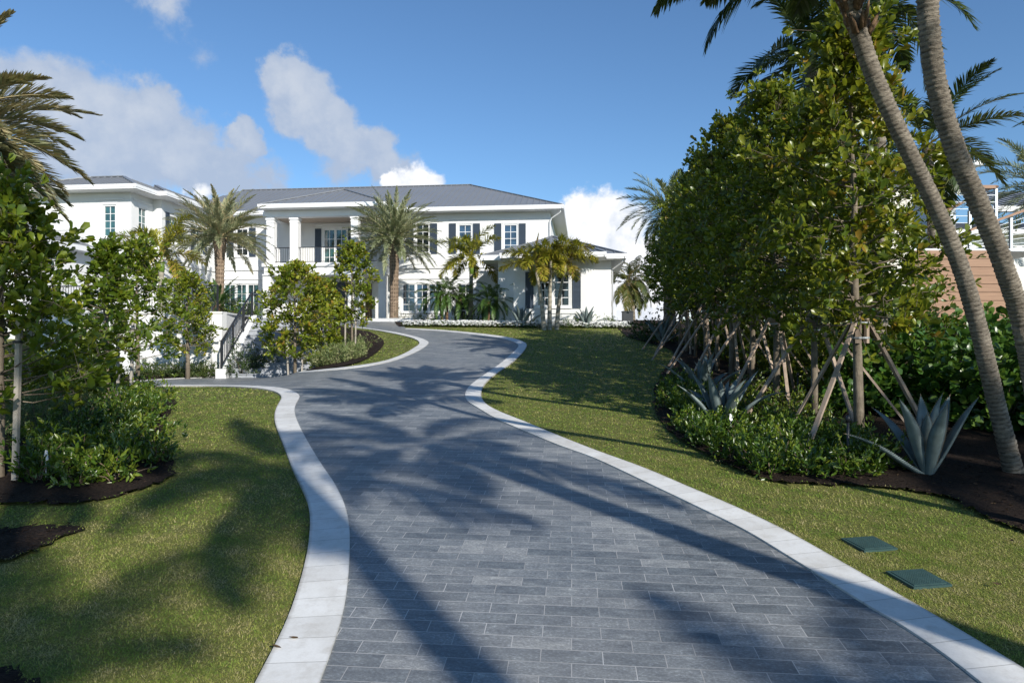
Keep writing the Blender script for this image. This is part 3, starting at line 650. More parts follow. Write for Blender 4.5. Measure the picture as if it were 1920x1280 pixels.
# ---- one storey wing on the right
BW = -9.0; PB = Pl('w', BW-.7); PB2 = Pl('w', BW)
VO = HW(1040, 474.5, BW-1.5)[1]
bu0, bu1 = PB.px(963, 540)[0], PB.px(1112, 540)[0]; cu0, cu1 = PB2.px(934, 540)[0], PB2.px(1146, 540)[0]
g = PB.rect(1006, 512, 1069, 575)
m = MB(); wall(m, PB, bu0, bu1, -.9, VO-.1, [g])
m.quad((bu1, BW-.7, -.9), (bu1, BW, -.9), (bu1, BW, VO-.1), (bu1, BW-.7, VO-.1)); m.quad((bu0, BW-.7, -.9), (bu0, BW, -.9), (bu0, BW, VO-.1), (bu0, BW-.7, VO-.1))
wall(m, PB2, cu0, bu0, -.9, VO-.1, []); wall(m, PB2, bu1, cu1, -.9, VO-.1, [])
m.quad((cu1, BW, -.9), (cu1, 4, -.9), (cu1, 4, VO-.1), (cu1, BW, VO-.1)); m.quad((cu0, BW, -.9), (cu0, 0, -.9), (cu0, 0, VO-.1), (cu0, BW, VO-.1))
PC = Pl('w', -4.5); k0 = PC.px(893, 540)[0]; wall(m, PC, k0, cu0, -.9, VO-.3, [])
m.quad((k0, -4.5, -.9), (k0, 0, -.9), (k0, 0, VO-.3), (k0, -4.5, VO-.3))
m.build('bay_wall', M['stucco'], house)
window(PB, g, 2, 4, M['glass_dark'], units=2)
for x0, x1 in ((985, 1000.5), (1073.5, 1089)): shutter(PB, PB.rect(x0, 510, x1, 578))
m = MB(); m.box(g[0]-.25, g[1]+.25, BW-.82, BW-.703, -.9, g[2]-.25); m.box(g[0]-.35, g[1]+.35, BW-.88, BW-.7, g[2]-.38, g[2]-.25); m.build('window_apron', M['stucco'], house)
eL, eR = PB2.px(908, 480)[0], cu1+.75; eF = BW-.8
fL, fR = HW(939, 476, BW-1.5)[0], HW(1135, 476, BW-1.5)[0]; fF = BW-1.5
ru, rv = HW(1043, 444, BW+5.5)
hw_ = 6.3
m = MB(); apx = (ru, BW+5.5, rv)
o1 = (rv-VO)/6.3
roof_plane(m, [(eL, eF, VO), (eR, eF, VO), apx]); roof_plane(m, [(eR, eF, VO), (eR, 6, VO), (ru, 6, rv), apx]); roof_plane(m, [(eL, 0, VO), (eL, eF, VO), apx, (ru, 0, rv)])
zq = rv-.12; apx2 = (ru-.2, BW+4.6, zq)
roof_plane(m, [(fL, fF, VO+.02), (fR, fF, VO+.02), apx2]); roof_plane(m, [(fR, fF, VO+.02), (fR, eF+.3, VO+.02), apx2]); roof_plane(m, [(fL, eF+.3, VO+.02), (fL, fF, VO+.02), apx2])
hip_cap(m, (eR, eF, VO), apx); hip_cap(m, (eL, eF, VO), apx); hip_cap(m, (fL, fF, VO+.02), apx2); hip_cap(m, (fR, fF, VO+.02), apx2)
m.build('bay_roof', M['roof'], house)
m = MB(); gutter(m, [(eL, -.9), (eL, eF), (fL, eF)], VO); gutter(m, [(fL, eF), (fL, fF), (fR, fF), (fR, eF)], VO+.02); gutter(m, [(fR, eF), (eR, eF), (eR, 6)], VO)
m.add([(eL, eF, VO-.27), (eR, eF, VO-.27), (eR, BW, VO-.27), (eL, BW, VO-.27)], [(0, 1, 2, 3)]); m.add([(fL, fF, VO-.265), (fR, fF, VO-.265), (fR, BW-.7, VO-.265), (fL, BW-.7, VO-.265)], [(0, 1, 2, 3)])
m.add([(eL, BW, VO-.27), (cu0, BW, VO-.27), (cu0, 0, VO-.27), (eL, 0, VO-.27)], [(0, 1, 2, 3)]); m.add([(cu1, BW, VO-.27), (eR, BW, VO-.27), (eR, 6, VO-.27), (cu1, 6, VO-.27)], [(0, 1, 2, 3)])
m.build('bay_eave', M['trim'], house)
downspout([(eR-.1, eF+.1, VO-.2), (eR-.15, eF+.2, VO-.4), (cu1+.07, BW+.1, VO-.75), (cu1+.07, BW+.1, -.9)])

# ---- garage block on the far left
ga = empty('garage', (0, 0, 0), 0, 'low white garage with grey metal hip roof in front of the left wing', 'garage')
gx, gy = (45-960)/1280*31.5, 31.5
p0 = np.array((gx, gy)); d0 = WW; u0 = UU; zE = CAM_Z+(640-441)/1280*31.5
def gp(u, w_, z): p = p0+u0*u+d0*w_; return (p[0], p[1], z)
m = MB(); m.add([gp(-9, .6, 0), gp(-.6, .6, 0), gp(-.6, 6, 0), gp(-9, 6, 0), gp(-9, .6, zE-.1), gp(-.6, .6, zE-.1), gp(-.6, 6, zE-.1), gp(-9, 6, zE-.1)], [(0,1,5,4),(1,2,6,5),(2,3,7,6),(3,0,4,7)]); m.build('wall', M['stucco'], ga)
m = MB(); roof_plane(m, [gp(0, 0, zE), gp(0, 5.4, zE), gp(-3, 3.2, zE+1.25), gp(-3, 2.4, zE+1.25)]); roof_plane(m, [gp(-9, 0, zE), gp(0, 0, zE), gp(-3, 2.4, zE+1.25), gp(-6, 2.4, zE+1.25)]); roof_plane(m, [gp(-9, 5.4, zE), gp(0, 5.4, zE), gp(-3, 3.2, zE+1.25), gp(-6, 3.2, zE+1.25)])
hip_cap(m, gp(0, 0, zE), gp(-3, 2.4, zE+1.25)); m.build('roof', M['roof'], ga)
m = MB(); m.bar(gp(.02, -.05, zE-.1), gp(.02, 5.5, zE-.1), .14, .26); m.bar(gp(-9, -.02, zE-.1), gp(-.1, -.02, zE-.1), .14, .26)
m.add([gp(0, 0, zE-.22), gp(0, 5.4, zE-.22), gp(-.7, 5.4, zE-.22), gp(-.7, 0, zE-.22)], [(0,1,2,3)]); m.build('eave', M['trim'], ga)

# ================================================================== TERRACE WALL, STAIR, RAILINGS
zT = CAM_Z+(640-587.5)/1280*24.9
wl0 = on(150, 25.6); 
def slab_between(mb, a, b, z0, z1, th):
    """upright wall from a to b (xy), thickness th to the back"""
    a = Vector((a[0], a[1])); b = Vector((b[0], b[1])); t = (b-a).normalized(); n = Vector((-t.y, t.x))*th
    vs = [(*p, z) for z in (z0, z1) for p in (a, b, b+n, a+n)]
    mb.add(vs, [(0,3,2,1),(4,5,6,7),(0,1,5,4),(1,2,6,5),(2,3,7,6),(3,0,4,7)])
ta = (-17.5, 25.35); tb = (-10.52, 24.75)
m = MB(); slab_between(m, ta, tb, .2, zT, .35); slab_between(m, (ta[0], ta[1]-.03), (tb[0], tb[1]-.03), zT, zT+.06, .42)
slab_between(m, (-10.52, 24.752), (-11.1, 29.2), .2, zT, .35); slab_between(m, (-10.49, 24.72), (-11.07, 29.2), zT, zT+.06, .42)
tag(m.build('retaining_wall', M['stucco']), 'plain white retaining wall below the black terrace railing', 'wall')
m = MB(); m.add([(-22, 25.8, zT-.05), (-10.6, 25.1, zT-.05), (-11.8, 47, zT+.25), (-24, 48, zT+.25)], [(0, 1, 2, 3)])
tag(m.build('terrace', M['step']), kind='structure')
# stair
st = empty('outdoor_stair', (0, 0, 0), 0, 'grey stone stair with white side wall and black handrail rising to the terrace', 'staircase')
S0 = np.array((-10.42, 24.3)); S1 = np.array((-10.92, 28.2)); z0 = 1.02; z1 = zT-.05; n = 13
sd = (S1-S0)/np.linalg.norm(S1-S0); sr = np.array((sd[1], -sd[0])); Ls = np.linalg.norm(S1-S0)
def sp(al, r, z): p = S0+sd*al+sr*r; return (p[0], p[1], z)
def obox(mb, a0, a1, r0, r1, za, zb):
    vs = [sp(a, r, z) for z in (za, zb) for (a, r) in ((a0, r0), (a0, r1), (a1, r1), (a1, r0))]
    mb.add(vs, [(0,3,2,1),(4,5,6,7),(0,1,5,4),(1,2,6,5),(2,3,7,6),(3,0,4,7)])
m = MB(); rise = (z1-z0)/n; run = Ls/n
for k in range(n): obox(m, k*run, Ls+.3, .36, 3.2, z0-.5 if k == 0 else z0+k*rise-.02, z0+(k+1)*rise-.03); obox(m, k*run-.03, (k+1)*run+.02, .36, 3.2, z0+(k+1)*rise-.028, z0+(k+1)*rise)
m.build('steps', M['step'], st)
m = MB(); off = .42
vs = [sp(-.45, r, z) for r in (0, .35) for z in (0, z0+off-.05)]+[sp(.15, r, z0+off-.05) for r in (0, .35)]+[sp(Ls+.1, r, z1+.12) for r in (0, .35)]+[sp(Ls+.1, r, 0) for r in (0, .35)]
m.add(vs, [(0,1,4,6,8), (2,9,7,5,3), (0,2,3,1), (1,3,5,4), (4,5,7,6), (6,7,9,8)])
m.build('side_wall', M['stucco'], st)
m = MB()
def rail_pt(t, h): return Vector(sp(-.35+t*(Ls+.4), .17, (z0+off-.05)*(1-t)+(z1+.12)*t+h))
m.bar(rail_pt(0, .95), rail_pt(1, .95), .055, .05); m.bar(rail_pt(0, .10), rail_pt(1, .10), .035, .035)
for t_ in (0, .34, .68, 1): m.bar(rail_pt(t_, -.02), rail_pt(t_, .95), .06, .06)
for k in range(1, 22):
    t_ = k/22; m.bar(rail_pt(t_, .1), rail_pt(t_, .94), .014, .014)
m.build('handrail', M['black_metal'], st)
# terrace railing
tr_ = empty('terrace_railing', (0, 0, 0), 0, 'black metal railing with thin balusters along the top of the white retaining wall', 'railing')
A_ = Vector((ta[0]+.2, ta[1]+.2, zT+.06)); B_ = Vector((tb[0]-.35, tb[1]+.45, zT+.06)); up = Vector((0, 0, 1)); hR = .98
m = MB(); m.bar(A_+up*hR, B_+up*hR, .05, .04); m.bar(A_+up*.1, B_+up*.1, .035, .03); m.build('rails', M['black_metal'], tr_)
m = MB(); nb = 62
for k in range(1, nb): p = A_.lerp(B_, k/nb); m.bar(p+up*.1, p+up*hR, .016, .016)
m.build('balusters', M['black_metal'], tr_)
for k in range(5): m = MB(); p = A_.lerp(B_, k/4); m.bar(p, p+up*(hR+.03), .06, .06); m.build('post', M['black_metal'], tr_)
# low planter wall in front of the right date palm
a = on(689, 44.2); b = on(774, 43.6)
m = MB(); zz0 = a.z-.4; zp = CAM_Z+(640-598)/1280*43.9
slab_between(m, a.xy, b.xy, zz0, zp, .3); slab_between(m, b.xy, (b.x+.1, b.y+2.2), zz0, zp, .3); slab_between(m, (a.x, a.y-.02), (b.x, b.y-.02), zp, zp+.05, .36)
tag(m.build('planter_wall', M['stucco']), 'low white planter wall at the head of the driveway', 'planter')
# dark service box by the corner of the house
p = on(1176.5, 39.5); bx = empty('service_box', p, 0, 'dark charcoal service box beside the right corner of the house', 'service box')
m = MB(); m.box(-.28, .28, -.3, .3, -.2, .80); m.build('body', M['dark_box'], bx); m = MB(); m.box(-.31, .31, -.33, .33, .802, .86); m.build('lid', M['dark_box'], bx)

# ================================================================== NEIGHBOUR ON THE RIGHT
nb_ = empty('neighbour_house', (0, 0, 0), 0, 'white modern house with grey roofs behind the wood slat fence on the right', 'house')
def pbox(mb, x0, x1, y0, y1, Y, dep):
    """box whose front face spans photo pixels x0..x1, y0..y1 at distance Y"""
    a = at(x0, y1, Y); b = at(x1, y0, Y); mb.box(a.x, b.x, Y, Y+dep, a.z, b.z)
m = MB(); pbox(m, 1652, 1710, 352, 660, 17.4, .8); tag(m.build('stucco_pillar', M['cream']), 'tall cream stucco pillar at the left end of the wood slat fence', 'pillar')
m = MB(); pbox(m, 1600, 1990, 611, 720, 17.45, .4); tag(m.build('garden_wall', M['cream']), 'cream garden wall under the reddish slat fence behind the round leaved hedge', 'wall')
fe = empty('slat_fence', (0, 0, 0), 0, 'reddish wood slat fence panel of nine wide horizontal boards', 'fence')
for k in range(9):
    m = MB(); y0 = 469.5+k*15.75; pbox(m, 1710, 1895, y0, y0+14.9, 17.36, .05); m.build('board', M['slat'], fe)
m = MB(); pbox(m, 1712, 1893, 470, 611, 17.47, .06); m.build('backing', M['dark_box'], fe)
# boundary wall of the neighbour, right edge
m = MB(); pbox(m, 1897, 2030, 500, 700, 17.5, .5); tag(m.build('boundary_wall', M['cream']), 'grey cream wall block at the far right edge beside the slat fence', 'wall')
# deck railing
dk = empty('deck_railing', (0, 0, 0), 0, 'steel cable railing with reddish wood handrail above the slat fence', 'railing')
Yd = 19.5
m = MB(); pbox(m, 1744, 1870, 347, 353, Yd, .14); m.bar(at(1867, 350, Yd), at(1845, 358, Yd+2.6), .14, .05); m.bar(at(1769, 398, Yd-.8), at(1845, 358, Yd+2.4), .1, .05); m.bar(at(1818, 432, Yd-1.2), at(1960, 380, Yd-1.2), .1, .06); m.build('handrail', M['slat'], dk)
for x, y0, y1, yy in ((1747, 354, 468, Yd), (1783, 361, 422, Yd), (1867, 354, 420, Yd+.05), (1818, 395, 469, Yd-1.), (1895, 408, 469, Yd-1.2)):
    m = MB(); m.bar(at(x, y1, yy+.1), at(x, y0, yy+.1), .07, .07); m.build('post', M['grey_metal'], dk)
m = MB()
for k in range(8):
    y = 366+k*13; m.bar(at(1747, y, Yd+.1), at(1867, y, Yd+.1), .016, .016)
m.build('cables', M['grey_metal'], dk)
m = MB()
for k in range(8):
    y = 425+k*8; m.bar(at(1818, 440+k*5, Yd-1.1), at(1960, 396+k*11, Yd-1.1), .014, .014)
m.build('cables', M['grey_metal'], dk)
m = MB(); pbox(m, 1700, 1990, 466, 471, Yd-1.6, 4); m.build('deck_floor', M['grey_metal'], dk)
Yn = 32
m = MB(); pbox(m, 1753, 1792, 318, 480, Yn, 3.); pbox(m, 1700, 2040, 440, 640, Yn+1.2, 9); pbox(m, 1846, 2040, 462, 640, Yn-6, 5); m.build('wall', M['stucco'], nb_)
m = MB(); pbox(m, 1726, 1846, 300, 309, Yn-.8, 4.6); pbox(m, 1756, 1800, 375, 379, Yn-.2, .3); pbox(m, 1700, 2040, 430, 437, Yn+.4, 10); pbox(m, 1862, 2040, 386, 396, Yn+3.4, .4); m.build('eave', M['trim'], nb_)
m = MB(); a = at(1862, 386, Yn+3.4); b = at(2100, 386, Yn+3.4); roof_plane(m, [a, b, b+Vector((-1, 4, 1.6)), a+Vector((2, 4, 1.6))]); a = at(1700, 430, Yn+.4); b = at(2060, 430, Yn+.4); roof_plane(m, [a, b, b+Vector((0, 3, .8)), a+Vector((0, 3, .8))]); m.build('roof', M['roof'], nb_)
m = MB(); pbox(m, 1764, 1773, 322, 366, Yn-.03, .05); pbox(m, 1764, 1772, 400, 440, Yn-.03, .05); m.build('window', M['glass_dark'], nb_)

# ================================================================== SMALL THINGS
for (x, y, rz, lb) in ((1629, 1019, 12, 'dark green irrigation valve cover nearer the planting bed'), (1722, 1084, 10, 'dark green irrigation valve cover nearer the white kerb')):
    g_ = G(x, y); c = empty('valve_cover', (g_[0], g_[1], float(gz(*g_))), R(rz), lb, 'valve cover', 'irrigation covers in the lawn')
    c.rotation_euler[0] = math.atan(SL)
    m = MB(); c.scale = (.88, .9, 1); m.box(-.165, .165, -.14, .14, -.03, .012)
    for i in range(24):
        for j in range(20):
            if (i+j) % 2 == 0 and not (8 < i < 16 and 7 < j < 12): x_, y_ = -.138+i*.012, -.114+j*.012; m.box(x_-.004, x_+.004, y_-.004, y_+.004, .0122, .0132)
    m.build('lid', M['green_plastic'], c)
    m = MB()
    for b4 in ((-.195, .195, -.17, -.145), (-.195, .195, .145, .17), (-.195, -.17, -.145, .145), (.17, .195, -.145, .145)): m.box(*b4, -.05, .008)
    m.build('rim', M['green_plastic'], c)
for (x, y, lb) in ((111, 888, 'small white plant tag among the low green shrubs of the left bed'), (264, 748, 'small white plant tag near the far tip of the left bed'), (1361, 812, 'small white plant tag below the middle agave in the right bed')):
    g_ = G(x, y); h = .16; p = Vector((g_[0], g_[1]-.25, float(gz(*g_))+.22))
    m = MB(); m.add([p+Vector(v) for v in ((-.03, 0, 0), (.035, 0, -.01), (.02, .01, .1), (-.01, .012, .12), (-.03, .004, 0), (.035, .004, -.01), (.02, .014, .1), (-.01, .016, .12))], [(0,1,2,3),(7,6,5,4),(0,4,5,1),(1,5,6,2),(2,6,7,3),(3,7,4,0)]); m.box(p.x-.004, p.x+.004, p.y+.005, p.y+.012, p.z-.25, p.z)
    tag(m.build('plant_tag', M['white_plastic']), lb, 'plant tag', 'white plant tags')
for (x, y, h, lb) in ((1590, 882, .62, 'slim black path light stake in front of the nearest staked tree'), (1496, 752, .5, 'slim black path light stake between the two agaves')):
    g_ = G(x, y); b = Vector((g_[0], g_[1], float(gz(*g_)))); c = empty('path_light', b, 0, lb, 'path light', 'black path lights')
    m = MB(); m.tube([(0, 0, -.1), (0, 0, h)], .018, 8); m.build('stake', M['black_metal'], c, True); m = MB(); m.tube([(0, 0, h), (0, 0, h+.05), (0, 0, h+.09)], [.03, .032, .012], 10); m.build('lamp_head', M['black_metal'], c, True)

# ================================================================== VEGETATION BUILDERS
def norm(a): return a/np.maximum(np.linalg.norm(a, axis=-1, keepdims=True), 1e-9)
LEAF_V = {'obovate': [(0, 0, 0), (.5, 0, -.10), (1, 0, .0), (.38, .19, .03), (.78, .25, .02), (.38, -.19, .03), (.78, -.25, .02)],
          'round': [(0, 0, 0), (.5, 0, -.08), (1, 0, -.02), (.35, .33, .03), (.8, .36, .02), (.35, -.33, .03), (.8, -.36, .02)],
          'narrow': [(0, 0, 0), (.5, 0, -.05), (1, 0, -.08), (.3, .09, .02), (.7, .08, 0), (.3, -.09, .02), (.7, -.08, 0)],
          'lance': [(0, 0, 0), (.5, 0, -.08), (1, 0, -.05), (.32, .16, .02), (.7, .15, .01), (.32, -.16, .02), (.7, -.15, .01)]}
LEAF_F = np.array([(0, 1, 3), (1, 4, 3), (1, 2, 4), (0, 5, 1), (1, 5, 6), (1, 6, 2)])
def leaves(O, D, Nn, L, tint, shape='obovate'):
    """many leaves: origins, axis directions, normals, lengths -> V, F, T"""
    T = np.array(LEAF_V[shape]); D = norm(D); S = norm(np.cross(Nn, D)); Nn = np.cross(D, S); L = L[:, None, None]
    V = O[:, None, :]+L*(T[None, :, 0:1]*D[:, None]+T[None, :, 1:2]*S[:, None]+T[None, :, 2:3]*Nn[:, None])
    n = len(O); F = (LEAF_F[None]+np.arange(n)[:, None, None]*7).reshape(-1, 3)
    return V.reshape(-1, 3), F, np.repeat(tint, 7)
class Fol:
    def __init__(s): s.V = []; s.F = []; s.T = []; s.n = 0
    def add(s, V, F, T): s.V.append(V); s.F.append(F+s.n); s.T.append(T); s.n += len(V)
    def mesh(s, name, mat):
        me = np_mesh(name, np.concatenate(s.V), np.concatenate(s.F), np.concatenate(s.T)); me.materials.append(mat); return me
def whorls(rng, tips, dirs, per, L, shape, tmean=.5, tsd=.2, spread=.75, tvar=None, up=.35):
    """rosettes of leaves round twig tips"""
    n = len(tips); O = np.repeat(tips, per, 0)+rng.normal(0, L*.16, (n*per, 3)); B = norm(np.repeat(dirs, per, 0))
    D = norm(B+rng.normal(0, spread, (n*per, 3))); D[:, 2] += up*.3; D = norm(D)
    O = O-B*rng.uniform(0, L*1.1, (n*per, 1))
    Nn = norm(np.array([0, 0, 1.])*up*1.3+B*.75+rng.normal(0, .6, (n*per, 3)))
    t = np.clip(np.repeat(rng.normal(tmean, tsd*.8, n) if tvar is None else tvar, per)+rng.normal(0, tsd*.6, n*per), 0, 1)
    return leaves(O, D, Nn, L*np.clip(rng.normal(.92, .24, n*per), .4, 1.45), t, shape)
def make_tree(name, seed, H, clear, R_, shape='obovate', L=.1, clumps=55, tips=9, per=7, trunk_r=.05, mat='leaf_tree', prof=None, tmean=.45, low=.0, lean=(0, 0), core=.15):
    """root Empty > trunk (with limbs), crown.  H height, clear trunk height, R_ crown radius"""
    rng = np.random.default_rng(seed); prof = prof or (lambda h: math.sin(math.pi*min(.98, max(.06, h*.80+.17)))**.7)
    root = empty(name, (0, 0, 0)); mb = MB(); axis = []
    for i in range(9):
        f = i/8; axis.append(Vector((lean[0]*f+rng.normal(0, .02)*H*.25*f, lean[1]*f+rng.normal(0, .02)*H*.25*f, H*.96*f)))
    axis[0].z = -.15
    mb.tube(axis, [trunk_r*(1.15-.98*(i/8)**.9)+.004 for i in range(9)], 9)
    def ax(z):
        f = min(max(z/(H*.96), 0), .999)*8; i = int(f); return axis[i].lerp(axis[i+1], f-i)
    T = []; Dd = []; tv = []
    for c in range(clumps):
        h = ((c+rng.uniform(0, 1))/clumps)**.85; z = clear+low+(H-clear-low)*h; r = R_*prof(h)*math.sqrt(rng.uniform(core, 1.05)); an = c*2.399+rng.normal(0, .35)
        cen = ax(z)+Vector((math.cos(an)*r, math.sin(an)*r, 0)); base = ax(max(clear*(.9+.28*rng.uniform(0, 1)), z-r*rng.uniform(.15, .6)))
        mid = base.lerp(cen, .5)+Vector((rng.normal(0, .06), rng.normal(0, .06), -.04*r+rng.normal(0, .05)))
        br = trunk_r*(.20-.08*h)+.003; mb.tube([base, base.lerp(mid, .5)+Vector((0, 0, -.02)), mid, cen], [br, br*.85, br*.7, br*.35], 5, False)
        out = np.array(cen-ax(z)); out[2] += .35*R_; out = out/np.linalg.norm(out); cr = R_*rng.uniform(.17, .34)
        ct = np.clip(rng.normal(tmean+.10*(h-.5), .10), 0, 1)
        for k in range(tips):
            o = rng.normal(0, 1, 3); o = o/np.linalg.norm(o)*cr*(rng.uniform(.35, 1.1) if k else rng.uniform(1.3, 2.0)); o[2] *= .8; t_ = np.array(cen)+o
            if k % 2 == 0: mb.tube([cen, Vector(t_)], [br*.32, .0025], 4, False)
            T.append(t_); Dd.append(norm(out*.7+o/cr*.9)); tv.append(ct)
    fo = Fol(); fo.add(*whorls(rng, np.array(T), np.array(Dd), per, L, shape, tsd=.27, tvar=np.array(tv)))
    mb.build('trunk', M['bark'], root, True); link(bpy.data.objects.new('crown', fo.mesh('crown', M[mat])), root)
    return root
def make_shrub(seed, R_, H, mat, shape, L, n=90, per=7, tmean=.5, name='shrub', ragged=.18, twigs=6, sp=.8):
    rng = np.random.default_rng(seed); an = rng.uniform(0, 2*math.pi, n); u = rng.uniform(.02, 1, n)**.6; el = np.arccos(1-u*.98) if H else u
    rr = rng.uniform(.72, 1.0, n)*(1+ragged*np.sin(an*3+seed)+rng.normal(0, ragged*.5, n))
    T = np.column_stack([np.cos(an)*np.sin(el)*R_*rr, np.sin(an)*np.sin(el)*R_*rr, .06+np.abs(np.cos(el))*H*rr*.97])
    ins = rng.uniform(0, 1, n) < .25; T[ins] *= rng.uniform(.4, .8, (ins.sum(), 1))
    D = norm(T/np.array([R_, R_, H])+np.array([0, 0, .35]))
    fo = Fol(); fo.add(*whorls(rng, T, D, per, L, shape, tmean, .24, sp))
    mb = MB()
    for k in range(twigs): p = T[rng.integers(n)]; mb.tube([(0, 0, -.03), (p[0]*.4, p[1]*.4, p[2]*.6), tuple(p)], [.009, .006, .003], 4, False)
    root = empty(name, (0, 0, 0)); link(bpy.data.objects.new('foliage', fo.mesh('foliage', M[mat])), root); mb.build('stem', M['stem'], root)
    return root
def frond(fo, rng, base, az, el, L, droop, nl, ll, lw, vang=.5, ang0=65, ang1=28, sag=.25, start=.1, tint=.5, tsd=.12, twist=0., plum=0., curve=0., wpow=1.):
    """one pinnate frond; rachis bends down by `droop` radians over its length"""
    m = 14; P = [np.array(base, float)]; tang = []; a = az
    for i in range(m):
        f = (i+.5)/m; e = el-droop*f**1.25; a2 = a+curve*f
        t = np.array([math.cos(e)*math.cos(a2), math.cos(e)*math.sin(a2), math.sin(e)]); tang.append(t); P.append(P[-1]+t*L/m)
    P = np.array(P); tang = np.array(tang+[tang[-1]])
    side = np.array([-math.sin(az), math.cos(az), 0.])
    # rachis
    Vr = []; 
    for i in range(m+1):
        t = tang[i]; nn = np.cross(t, side); r = (.035 if L > 2.4 else .018)*(1-i/m*.92)*min(1, L/3.); 
        Vr += [P[i]+side*r, P[i]-side*r, P[i]+nn*(-r*1.2)]
    Fr = []
    for i in range(m):
        for k in range(3): k2 = (k+1) % 3; Fr += [(3*i+k, 3*i+3+k, 3*i+3+k2), (3*i+k, 3*i+3+k2, 3*i+k2)]
    fo.add(np.array(Vr), np.array(Fr), np.full(len(Vr), min(1, tint+.28)))
    f = np.linspace(start, .995, nl); x = f*m; i0 = np.minimum(x.astype(int), m-1); fr = (x-i0)[:, None]
    pos = P[i0]*(1-fr)+P[i0+1]*fr; T = norm(tang[i0]*(1-fr)+tang[i0+1]*fr); Sd = np.tile(side, (nl, 1)); Nn = norm(np.cross(T, Sd))
    Nn = np.where(Nn[:, 2:3] < 0, -Nn, Nn) if False else Nn*np.sign(np.cross(tang[0], side)[2] or 1)
    prof = (np.sin(np.pi*np.clip(.16+.78*(f-start)/(1-start), 0, 1))**wpow)
    for sgn in (1, -1):
        b = np.radians(ang0+(ang1-ang0)*f+rng.normal(0, 5, nl))[:, None]
        va = (vang+twist*sgn+rng.normal(0, .12, nl)+plum*rng.uniform(-1, 1, nl))[:, None]
        D = norm(T*np.cos(b)+np.sin(b)*(sgn*Sd*np.cos(va)+Nn*np.sin(va)))
        l = (ll*prof*rng.uniform(.85, 1.1, nl))[:, None]; W = norm(np.cross(D, np.cross(T, D)*1.0+1e-6)) if False else norm(np.cross(D, Nn+.25*rng.normal(0, 1, (nl, 3))))
        dn = np.array([0, 0, -1.])
        mid = pos+D*l*.5+dn*l*sag*.12; tip = pos+D*l*.93+dn*l*sag*.55; w2 = lw/2
        V = np.stack([pos+W*w2*.6, pos-W*w2*.6, mid+W*w2, mid-W*w2, tip], 1).reshape(-1, 3)
        F = (np.array([(0, 1, 3), (0, 3, 2), (2, 3, 4)])[None]+np.arange(nl)[:, None, None]*5).reshape(-1, 3)
        tt = np.clip(tint+rng.normal(0, tsd, nl), 0, 1); tt = np.repeat(tt, 5).reshape(-1, 5); tt[:, 4] = np.clip(tt[:, 4]+.12, 0, 1)
        fo.add(V, F, tt.ravel())
def ringed_trunk(pts, rad, step, amp, seg=14, seed=0, dia=None):
    """palm trunk with ledges (rings) or, with dia=(count, pitch), a diamond boot pattern"""
    rng = np.random.default_rng(seed); P = np.array(crom3(pts, step)); n = len(P); s = np.linspace(0, 1, n)
    r = np.interp(s, np.linspace(0, 1, len(rad)), rad); Tn = norm(np.gradient(P, axis=0)); A = norm(np.cross(Tn, np.array([0., 1, .02]))); B = np.cross(Tn, A)
    th = np.linspace(0, 2*np.pi, seg, endpoint=False); L = np.concatenate([[0], np.cumsum(np.linalg.norm(np.diff(P, axis=0), axis=1))])
    if dia:
        k, pitch = dia; q = (np.sin(th[None]*k+L[:, None]*2*np.pi/pitch)*np.sin(th[None]*k-L[:, None]*2*np.pi/pitch)); rr = r[:, None]*(1+amp*q)
    else:
        saw = (np.arange(n) % 3)/2.; wob = rng.normal(0, amp*.35, (n, seg)); rr = r[:, None]*(1+amp*(saw[:, None]-.5)+wob+.03*np.sin(th[None]*2+L[:, None]*1.3))
    V = P[:, None]+rr[..., None]*(np.cos(th)[None, :, None]*A[:, None]+np.sin(th)[None, :, None]*B[:, None])
    i, k = np.meshgrid(np.arange(n-1), np.arange(seg), indexing='ij'); k2 = (k+1) % seg
    F = np.stack([i*seg+k, i*seg+k2, (i+1)*seg+k2, (i+1)*seg+k], -1).reshape(-1, 4)
    tint = np.clip(-q*1.6, 0, 1) if dia else np.repeat((np.arange(n) % 3 == 0)[:, None]*1., seg, 1)*rng.uniform(.25, 1, (n, seg)); return V.reshape(-1, 3), F, tint.ravel()
def crom3(P, step):
    P = [np.array(p, float) for p in P]; out = []
    for i in range(len(P)-1):
        p0, p1, p2, p3 = P[max(i-1, 0)], P[i], P[i+1], P[min(i+2, len(P)-1)]; n = max(2, int(np.linalg.norm(p2-p1)/step))
        for k in range(n): t = k/n; out.append(.5*((2*p1)+(-p0+p2)*t+(2*p0-5*p1+4*p2-p3)*t*t+(-p0+3*p1-3*p2+p3)*t**3))
    out.append(P[-1]); return out
def crown_date(seed, nf, L, ll=.42, mat='frond_date', tint=.5, nl=60, lw=.028, elmin=-35, elmax=82, droop=(.5, 1.0), vang=.55, plum=.5, sag=.1):
    rng = np.random.default_rng(seed); fo = Fol()
    for k in range(nf):
        f = (k+.5)/nf; el = R(elmax+(elmin-elmax)*f**.9+rng.normal(0, 4)); az = k*2.39996+rng.normal(0, .15)
        frond(fo, rng, (.12*math.cos(az), .12*math.sin(az), .15*(1-f)), az, el, L*rng.uniform(.85, 1.08), rng.uniform(*droop), nl, ll, lw, vang, 55, 22, sag, .12, tint-.12*f+.1+rng.normal(0, .06), plum=plum, twist=rng.normal(0, .25), curve=rng.normal(0, .15))
    return fo.mesh('crown', M[mat])
